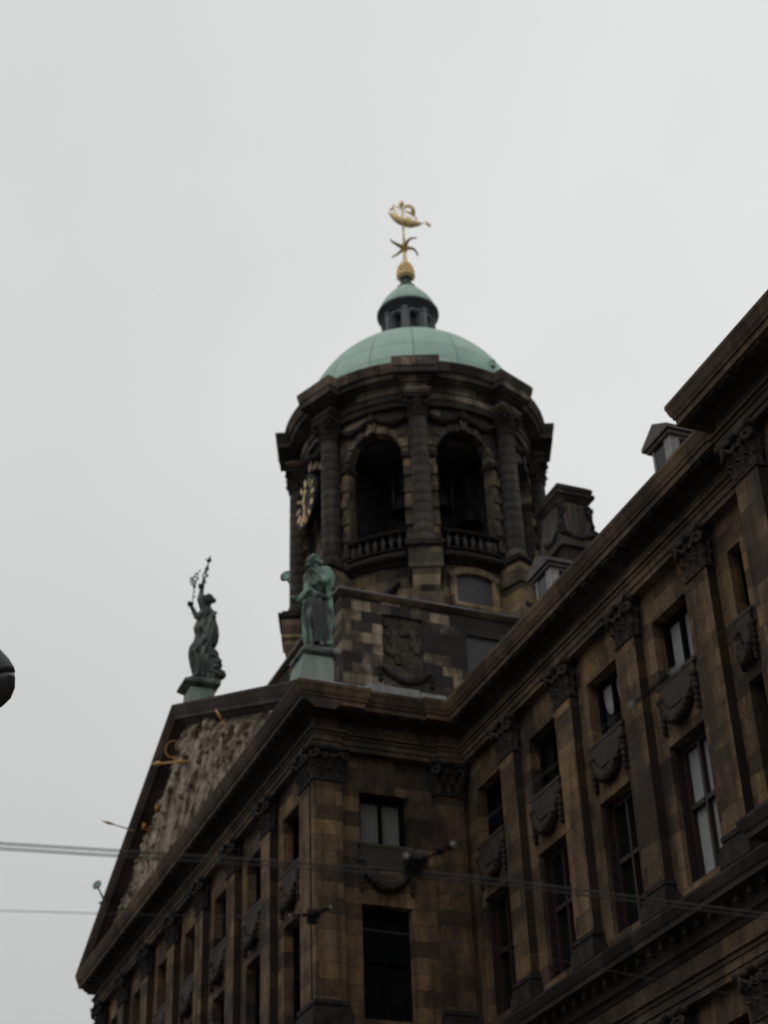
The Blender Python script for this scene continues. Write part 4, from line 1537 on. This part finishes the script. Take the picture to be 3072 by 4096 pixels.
# ================================================================== BRONZE STATUES
def robe(mb, spec, x, folds=9, amp=.10, seed=0, n=44):
    """spec rows: (z, y_left, y_right, depth); fluted drapery"""
    rings = []
    for i, (z, yl, yr, dp) in enumerate(spec):
        cy, hy = (yl + yr) / 2, (yr - yl) / 2
        rg = []
        for q in range(n):
            a = 2 * pi * q / n
            tw = noise.noise(Vector((cos(a) * 2, sin(a) * 2, z * .9 + seed))) * .5
            kk = 1 + amp * sin(a * folds + seed + z * .8) + .10 * tw
            rg.append((x + dp * kk * cos(a), cy + hy * kk * sin(a), z))
        rings.append(rg)
    mb.loft(rings)
def hand_shape(mb, c, d, grip, s=1.0):
    """palm, four bent fingers of unequal length and a thumb closing round a held rod"""
    c, d, grip = Vector(c), Vector(d).normalized(), Vector(grip).normalized()
    side = d.cross(grip).normalized()
    mb.ell(c, (.085 * s, .085 * s, .10 * s))
    for i, L in enumerate((.17, .20, .19, .15)):
        b = c + grip * (.075 - .05 * i) * s + d * .05 * s
        p1 = b + side * .09 * s + d * .03 * s
        p2 = p1 + d * L * .55 * s
        p3 = p2 - side * L * .6 * s
        mb.tube([b, p1, p2, p3], [.032 * s, .032 * s, .030 * s, .024 * s], 6)
    b = c - side * .06 * s + grip * .05 * s
    mb.tube([b, b + d * .09 * s - side * .03 * s, b + d * .15 * s + side * .04 * s], [.035 * s, .032 * s, .026 * s], 6)
def head_shape(mb, c, r, face, hair=True, bun=None):
    """skull, brow, nose, lips, chin, ears; face = facing direction"""
    c, f = Vector(c), Vector(face).normalized()
    up = Vector((0, 0, 1))
    sd_ = up.cross(f).normalized()
    rot = Matrix((sd_, f, f.cross(sd_) * -1 if f.cross(sd_).z < 0 else f.cross(sd_))).transposed()
    mb.ell(c, (r * .78, r * .92, r * 1.08), rot)
    mb.ell(c - up * r * .5 + f * r * .25, (r * .56, r * .60, r * .62), rot)
    mb.ell(c + f * r * .92 - up * r * .15, (r * .14, r * .24, r * .26), rot, nu=8, nv=6)
    mb.ell(c + f * r * .80 + up * r * .16, (r * .5, r * .16, r * .10), rot, nu=8, nv=6)
    mb.ell(c + f * r * .78 - up * r * .56, (r * .24, r * .16, r * .09), rot, nu=8, nv=6)
    mb.ell(c + f * r * .66 - up * r * .88, (r * .24, r * .24, r * .2), rot, nu=8, nv=6)
    for s in (-1, 1):
        mb.ell(c + sd_ * s * r * .8 - up * r * .1, (r * .12, r * .2, r * .28), rot, nu=8, nv=6)
        mb.ell(c + sd_ * s * r * .34 + f * r * .8 + up * r * .02, (r * .16, r * .1, r * .1), rot, nu=8, nv=6)
    if hair:
        mb.ell(c + up * r * .28 - f * r * .18, (r * .95, r * .98, r * .92), rot, lump=.35, seed=5)
    if bun:
        mb.ell(bun, r * .5, lump=.4, seed=2)
def limb(mb, pts, rad):
    P3 = [Vector(p) for p in pts]
    out, ro = [], []
    for i in range(len(P3) - 1):
        for q in range(5):
            t = q / 5
            out.append(P3[i].lerp(P3[i + 1], t))
            ro.append(rad[i] * (1 - t) + rad[i + 1] * t)
    out.append(P3[-1]); ro.append(rad[-1])
    mb.tube(out, ro, 12)
    for p, r in zip(P3, rad):
        mb.ell(p, r * 1.02, nu=10, nv=7)

def folds(mb, xc, pts, d, r):
    """one raised fold of cloth running down the front of a robe"""
    n = len(pts)
    P3 = []
    for i, (y, z) in enumerate(pts):
        P3.append(Vector((xc + d * (.82 + .22 * i / (n - 1)), y, z)))
    out = []
    for i in range(n - 1):
        for q in range(5):
            out.append(P3[i].lerp(P3[i + 1], q / 5))
    out.append(P3[-1])
    mb.tube(out, [r * (.7 + .5 * sin(pi * min(1, .15 + i / len(out)))) for i in range(len(out))], 8)

# --- the figure on the apex
xa = -13.0
st = empty('peace_statue', (xa, -4.55, 30.2), 'dark green bronze woman raising a staff and a branch on the pediment peak', 'statue', 'bronze statues on the pediment')
m = MB()
m.frustum((xa - .5, xa + .42, -5.24, -4.08), (xa - .46, xa + .38, -5.12, -4.2), 30.0, 31.28)
build(m, 'pedestal', MT['plinth'], st)
m = MB()
m.frustum((xa - .48, xa + .4, -5.16, -4.16), (xa - .6, xa + .55, -5.38, -3.98), 31.2, 31.34)
m.box(xa - .6, xa + .55, -5.38, -3.98, 31.34, 31.44)
m.frustum((xa - .58, xa + .52, -5.34, -4.0), (xa - .5, xa + .45, -5.05, -3.96), 31.44, 31.62)
build(m, 'pedestal_slab', MT['bronze'], st)
m = MB()
robe(m, [(31.58, -4.86, -4.0, .46), (31.95, -4.90, -4.02, .46), (32.35, -5.02, -4.06, .45), (32.75, -5.12, -4.22, .44), (33.05, -5.08, -4.36, .42), (33.35, -4.92, -4.34, .38), (33.65, -4.86, -4.24, .35), (33.9, -4.94, -4.14, .36), (34.2, -4.84, -4.14, .35), (34.45, -4.80, -4.10, .35), (34.72, -4.72, -4.16, .28), (34.90, -4.56, -4.3, .15)], xa, 9, .12, 1.3)
folds(m, xa, [(-4.55, 34.5), (-4.75, 33.9), (-4.55, 33.4), (-5.0, 32.7), (-4.8, 31.8)], .42, .06)
folds(m, xa, [(-4.3, 34.4), (-4.5, 33.8), (-4.45, 33.2), (-4.75, 32.5), (-4.6, 31.8)], .46, .07)
folds(m, xa, [(-4.2, 34.2), (-4.35, 33.6), (-4.4, 33.0), (-4.5, 32.4), (-4.35, 31.9)], .44, .06)
folds(m, xa, [(-4.15, 34.6), (-4.5, 34.15), (-4.85, 33.75)], .38, .07)
# cape billowing behind
robe(m, [(33.18, -4.36, -4.14, .10), (33.28, -4.40, -4.02, .22), (33.55, -4.36, -3.93, .28), (33.85, -4.36, -3.90, .30), (34.15, -4.38, -3.94, .30), (34.45, -4.36, -4.04, .28), (34.75, -4.44, -4.16, .2)], xa - .15, 5, .10, 4.2, 24)
# horn of fruit / trophy at her side
for i in range(12):
    t = i / 11
    m.ell((xa + .15 + .15 * sin(i * 2.1), -4.25 + .32 * t + .08 * sin(i * 3.3), 32.85 - 1.05 * t), (.2, .19, .2), nu=9, nv=7, lump=.5, seed=i)
m.ell((xa + .1, -4.12, 31.9), (.38, .30, .34), lump=.4, seed=6)
m.ell((xa + .05, -4.6, 31.75), (.42, .38, .22), lump=.3, seed=9)
m.tube([(xa, -4.42, 34.8), (xa, -4.42, 35.05)], [.15, .13], 12)
head_shape(m, (xa + .02, -4.45, 35.22), .24, (.25, -.9, .1), True, (xa - .02, -4.2, 35.28))
limb(m, [(xa + .05, -4.60, 34.78), (xa + .12, -4.77, 35.14), (xa + .1, -4.70, 35.66)], [.15, .125, .085])
limb(m, [(xa + .1, -4.66, 34.55), (xa + .25, -4.93, 34.28), (xa + .3, -5.14, 34.64)], [.15, .115, .08])
hand_shape(m, (xa + .1, -4.69, 35.72), (.6, -.4, 0), (.0, .16, 1), 1.0)
hand_shape(m, (xa + .3, -5.16, 34.72), (.6, -.4, 0), (0, .1, 1), 1.0)
remesh(m, 'figure', MT['bronze'], st, .028, 1)
m = MB()
A, B = Vector((xa + .14, -4.72, 35.5)), Vector((xa + .1, -4.46, 36.92))
m.tube([A, A.lerp(B, .5), B], [.028, .028, .028], 8)
for s in (-1, 1):      # twined snakes
    pts = []
    for i in range(25):
        t = i / 24
        c_ = A.lerp(B, .22 + .66 * t)
        w_ = .085 * sin(pi * t) + .02
        pts.append(c_ + Vector((w_ * cos(t * 9 + (0 if s > 0 else pi)), w_ * sin(t * 9 + (0 if s > 0 else pi)), 0)))
    m.tube(pts, .028, 6)
m.ell(B + Vector((0, .03, .1)), (.085, .085, .1))
m.ell(B + Vector((0, .05, .22)), (.04, .04, .09))
for s in (-1, 1):
    m.tube([B, B + Vector((.0, s * .07, .06)), B + Vector((0, s * .12, .16))], [.03, .03, .01], 6)
build(m, 'staff', MT['bronze'], st)
m = MB()
def twig(pts, leaves, seed):
    rnd = random.Random(seed)
    m.tube(pts, [.026 - .012 * i / len(pts) for i in range(len(pts))], 6)
    P3 = [Vector(p) for p in pts]
    for i in range(leaves):
        t = (i + 1) / leaves * (len(P3) - 1)
        a_ = P3[min(int(t), len(P3) - 2)].lerp(P3[min(int(t) + 1, len(P3) - 1)], t - int(t) if t < len(P3) - 1 else 1)
        dd = Vector((rnd.uniform(-.5, .5), rnd.choice((-1, 1)) * rnd.uniform(.5, 1), rnd.uniform(.2, .9))).normalized()
        m.tube([a_, a_ + dd * .07, a_ + dd * .15], [.008, .034, .006], 6, flat=.4)
twig([(xa + .3, -5.15, 34.5), (xa + .3, -5.11, 35.1), (xa + .3, -5.07, 35.5)], 4, 1)
twig([(xa + .3, -5.07, 35.48), (xa + .3, -5.14, 35.75), (xa + .3, -5.12, 36.02)], 11, 2)
twig([(xa + .3, -5.07, 35.5), (xa + .3, -4.97, 35.9), (xa + .3, -4.92, 36.28)], 8, 3)
build(m, 'olive_branch', MT['bronze'], st)

# --- mirror bearers at the two lower corners
def mirror_statue(xc, label, flip=1):
    st = empty('mirror_statue', (xc, -4.55, 24.7), label, 'statue', 'bronze statues on the pediment')
    X = lambda d: xc + d
    m = MB()
    m.frustum((X(-.6), X(.6), -5.46, -4.26), (X(-.54), X(.54), -5.16, -4.26), 24.7, 26.05)
    build(m, 'pedestal', MT['plinth'], st)
    m = MB()
    m.frustum((X(-.56), X(.56), -5.16, -4.24), (X(-.62), X(.64), -5.26, -4.10), 25.95, 26.05)
    m.box(X(-.62), X(.64), -5.26, -4.10, 26.05, 26.15)
    m.frustum((X(-.6), X(.6), -5.22, -4.14), (X(-.5), X(.45), -5.02, -4.06), 26.15, 26.36)
    build(m, 'pedestal_slab', MT['bronze'], st)
    m = MB()
    robe(m, [(26.34, -4.94, -4.14, .48), (26.6, -4.92, -4.16, .44), (27.0, -4.98, -4.14, .44), (27.5, -5.02, -4.14, .43), (27.9, -4.99, -4.22, .42), (28.15, -4.96, -4.32, .38), (28.35, -4.92, -4.36, .34), (28.7, -4.92, -4.28, .36), (29.0, -4.86, -4.24, .36), (29.2, -4.74, -4.28, .28), (29.33, -4.62, -4.38, .15)], X(0), 9, .16, .6)
    # mantle hanging over the right side, with a full sleeve
    robe(m, [(26.95, -4.32, -4.08, .18), (27.2, -4.38, -4.06, .24), (27.7, -4.38, -4.12, .24), (28.05, -4.36, -4.16, .22), (28.35, -4.38, -4.20, .20), (28.55, -4.42, -4.06, .26), (28.85, -4.46, -4.02, .30), (29.1, -4.50, -4.08, .26), (29.28, -4.54, -4.2, .16)], X(.22), 5, .18, 2.5, 30)
    for k_ in range(7):
        y0 = -4.9 + .115 * k_
        folds(m, X(0), [(y0 + .12 - .02 * k_, 28.2), (y0, 27.6), (y0 - .04 + .03 * (k_ % 2), 27.0), (y0 + .02 * (k_ % 3), 26.45)], .42, .05 + .012 * (k_ % 3))
    folds(m, X(-.05), [(-4.95, 28.35), (-4.7, 28.12), (-4.4, 28.1), (-4.2, 28.3)], .46, .10)
    folds(m, X(0), [(-4.3, 29.05), (-4.55, 28.75), (-4.85, 28.45)], .38, .08)
    folds(m, X(0), [(-4.75, 29.1), (-4.7, 28.7), (-4.6, 28.3)], .36, .06)
    for dx in (-.12, .2):
        m.ell((X(dx + .12), -4.55 + dx * .8, 26.44), (.22, .12, .11))
    m.tube([(X(0), -4.58, 29.2), (X(0), -4.62, 29.45)], [.15, .14], 12)
    head_shape(m, (X(0), -4.68, 29.58), .225, (.2, -.95, -.12), True, (X(-.02), -4.42, 29.6))
    # arm bent, hand lifted to the chin
    limb(m, [(X(.18), -4.24, 29.08), (X(.36), -4.46, 28.68), (X(.24), -4.80, 29.10)], [.19, .15, .09])
    hand_shape(m, (X(.22), -4.83, 29.18), (0, -.7, .5), (.2, .2, .9), .9)
    # arm reaching out to hold the mirror
    limb(m, [(X(.0), -4.82, 29.0), (X(.15), -4.92, 28.36), (X(.22), -5.24, 27.98)], [.17, .13, .085])
    hand_shape(m, (X(.22), -5.27, 27.96), (.3, -.7, 0), (0, -.55, .8), 1.0)
    remesh(m, 'figure', MT['verdigris'], st, .028, 1)
    # skirt centre in shadow, put in as a darker bronze loft
    m = MB()
    robe(m, [(26.42, -4.90, -4.48, .34), (26.8, -4.90, -4.46, .34), (27.3, -4.96, -4.44, .34), (27.8, -4.94, -4.46, .32), (28.1, -4.84, -4.5, .26), (28.2, -4.76, -4.56, .18)], X(.20), 5, .16, 1.7, 34)
    remesh(m, 'skirt_shadow', MT['bronze_shaded'], st, .03, 1)
    m = MB()
    a_, b_ = Vector((X(.22), -5.1, 28.0)), Vector((X(.2), -5.52, 28.62))
    m.tube([Vector((X(.22), -5.14, 27.80)), Vector((X(.2), -5.45, 28.42)), Vector((X(.18), -5.58, 28.66))], [.045, .042, .035], 8)
    c_ = Vector((X(.18), -5.63, 28.78))
    nrm = Vector((.80, -.35, .30)).normalized()
    t1 = Vector((0, .5, .85)); t1 = (t1 - nrm * t1.dot(nrm)).normalized()
    t2 = nrm.cross(t1)
    for q0, q1, ra in ((-.03, .03, .20),):
        n = 24
        rings = [[c_ + nrm * q + (t1 * cos(2 * pi * i / n) * 1.15 + t2 * sin(2 * pi * i / n) * .8) * r_ for i in range(n)] for q, r_ in ((q0, ra * .9), (q0, ra), (q1, ra), (q1, ra * .9))]
        m.loft(rings)
    build(m, 'hand_mirror', MT['verdigris'], st)
    return st
mirror_statue(-.3, 'green bronze figure touching its chin and holding a mirror in front of the tower')
far = mirror_statue(-26.1, 'bronze figure at the far end of the pediment, only its raised disc showing')
far.location += Vector((-.1, .38, -.53))

# ================================================================== TRAM WIRES
def wire(name, pts, r, label, group, twin=0.0):
    m = MB()
    if twin:      # two strands laid side by side, spliced at both far ends
        up = Vector((.3, 0, .9)).normalized() * twin / 2
        m.tube([Vector(pts[0])] + [Vector(p) + up for p in pts[1:-1]] + [Vector(pts[-1])], r, 8)
        m.tube([Vector(pts[0])] + [Vector(p) - up for p in pts[1:-1]] + [Vector(pts[-1])], r, 8)
    else:
        m.tube(pts, r, 8)
    o = build(m, name, MT['wire'])
    o['label'] = label
    o['category'] = 'overhead wire'
    o['group'] = group
    return o
GW = 'tram wires over the street'
def sag(a, b, s, n=24):
    a, b = Vector(a), Vector(b)
    return [a.lerp(b, i / n) + Vector((0, 0, -4 * s * (i / n) * (1 - i / n))) for i in range(n + 1)]
w1 = wire('tram_span_wire', [(31.0, -19.6, 6.33), (31.06, -18.55, 6.30), (31.17, -17.71, 6.30), (31.30, -16.6, 6.30), (31.42, -15.54, 6.30), (31.44, -14.7, 6.30), (31.42, -13.92, 6.30), (31.30, -12.27, 6.33), (31.2, -10.8, 6.38)], .008, 'upper double wire crossing the picture, carrying the larger insulator', GW, .036)
def insulator(parent, pts_, tip, s=1.0):
    m = MB()
    a, b, c_ = [Vector(p) for p in pts_]
    for P1, P2 in ((a, b), (b, c_)):
        dd = (P2 - P1)
        m.tube([P1, P1 + dd * .2], [.012 * s, .022 * s], 8)
        m.tube([P1 + dd * .8, P2], [.022 * s, .014 * s], 8)
        m.tube([P1 + dd * .2, P1 + dd * .8], .012 * s, 8)
        for k_ in range(2):
            q = P1 + dd * (.62 + .28 * k_)
            m.ell(q, .032 * s, nu=10, nv=7)
    o = build(m, 'insulator', MT['porcelain'], parent)
    m = MB()
    m.ell(b, .03 * s, nu=10, nv=7)
    m.tube([b, Vector(tip)], [.016 * s, .024 * s], 8)
    m.box(tip[0] - .02, tip[0] + .02, tip[1] - .09 * s, tip[1] + .05 * s, tip[2] - .03, tip[2] + .03)
    build(m, 'clamp', MT['clamp'], o)
    for p in (a, c_):
        m = MB()
        m.ell(p, .020 * s, nu=10, nv=7)
        build(m, 'end_fitting', MT['clamp_bright'], o)
    for dy in (-.055, .045):
        m = MB()
        m.ell((tip[0] + .03, tip[1] + dy * s, tip[2] + .09 * s), (.062 * s, .056 * s, .075 * s))
        build(m, 'bell_insulator', MT['porcelain_red'], o)
insulator(w1, [(31.72, -15.69, 6.30), (31.58, -15.53, 6.33), (32.03, -15.45, 6.30)], (31.42, -15.50, 6.31))
w2 = wire('tram_span_wire', [(29.6, -19.4, 6.33), (29.77, -18.3, 6.30), (29.96, -17.36, 6.30), (30.26, -16.05, 6.30), (30.25, -15.81, 6.30), (30.17, -15.44, 6.30), (30.09, -14.4, 6.30), (29.67, -12.5, 6.30), (29.2, -10.6, 6.34)], .0032, 'lower thin wire crossing the picture, carrying the smaller insulator', GW)
insulator(w2, [(30.29, -16.10, 6.30), (30.32, -15.92, 6.32), (30.56, -15.86, 6.30)], (30.22, -15.88, 6.31), .62)
w3 = wire('tram_contact_wire', [(32.03, -15.45, 6.30), (34.5, -15.29, 6.30), (38.0, -15.1, 6.31), (44, -14.8, 6.36)], .003, 'thin dark wire running up to the right along the right-hand facade', GW)
m = MB()
A, B = Vector((34.42, -15.295, 6.30)), Vector((34.95, -15.265, 6.30))
m.tube([A.lerp(B, .12), A.lerp(B, .88)], .014, 8)
o = build(m, 'section_insulator', MT['porcelain'], w3)
for P1, P2 in ((A, A.lerp(B, .12)), (B, B.lerp(A, .12))):
    m = MB()
    m.tube([P1, P2], .016, 8)
    build(m, 'end_fitting', MT['clamp_bright'], o)

# ================================================================== STREET LAMP at the left edge
lc = Vector((23.26, -17.70, 11.68))
lamp = empty('street_lamp', (lc.x - .1, lc.y - 2.2, 0), 'dark bell shaped street lamp cut off by the left edge', 'street lamp')
m = MB()
rad, hh = .36, .42
prof = [(.05, .50), (.10, .44), (.16, .40), (.26, .30), (.34, .14), (.375, .02), (.375, -.04)]
def lathe_tilt(prof, n=40):
    ax = (FWD * -.25 + Vector((0.02, -.28, 1))).normalized()
    t1 = ax.cross(Vector((1, 0, 0))).normalized()
    t2 = ax.cross(t1)
    rings = [[lc + ax * z + (t1 * cos(2 * pi * i / n) + t2 * sin(2 * pi * i / n)) * r for i in range(n)] for r, z in prof]
    m.loft(rings)
lathe_tilt(prof)
build(m, 'lamp_housing', MT['iron'], lamp)
m = MB()
lathe_tilt([(.36, -.05), (.355, -.12), (.32, -.24), (.24, -.35), (.12, -.42), (.02, -.44)])
build(m, 'lamp_bowl', plain('smoked_glass_bowl', (.035, .034, .035), .3, var=.2), lamp)
m = MB()
base = Vector((lc.x - .1, lc.y - 2.2, 0))
m.tube([base, base + Vector((0, 0, 6)), base + Vector((0, 0, 12.0))], [.14, .11, .08], 14)
m.tube([base + Vector((0, 0, 12.0)), base + Vector((0, .9, 12.5)), lc + Vector((0, -.45, .62)), lc + Vector((0, -.1, .46))], [.06, .05, .05, .05], 10)
build(m, 'lamp_post', MT['iron'], lamp)
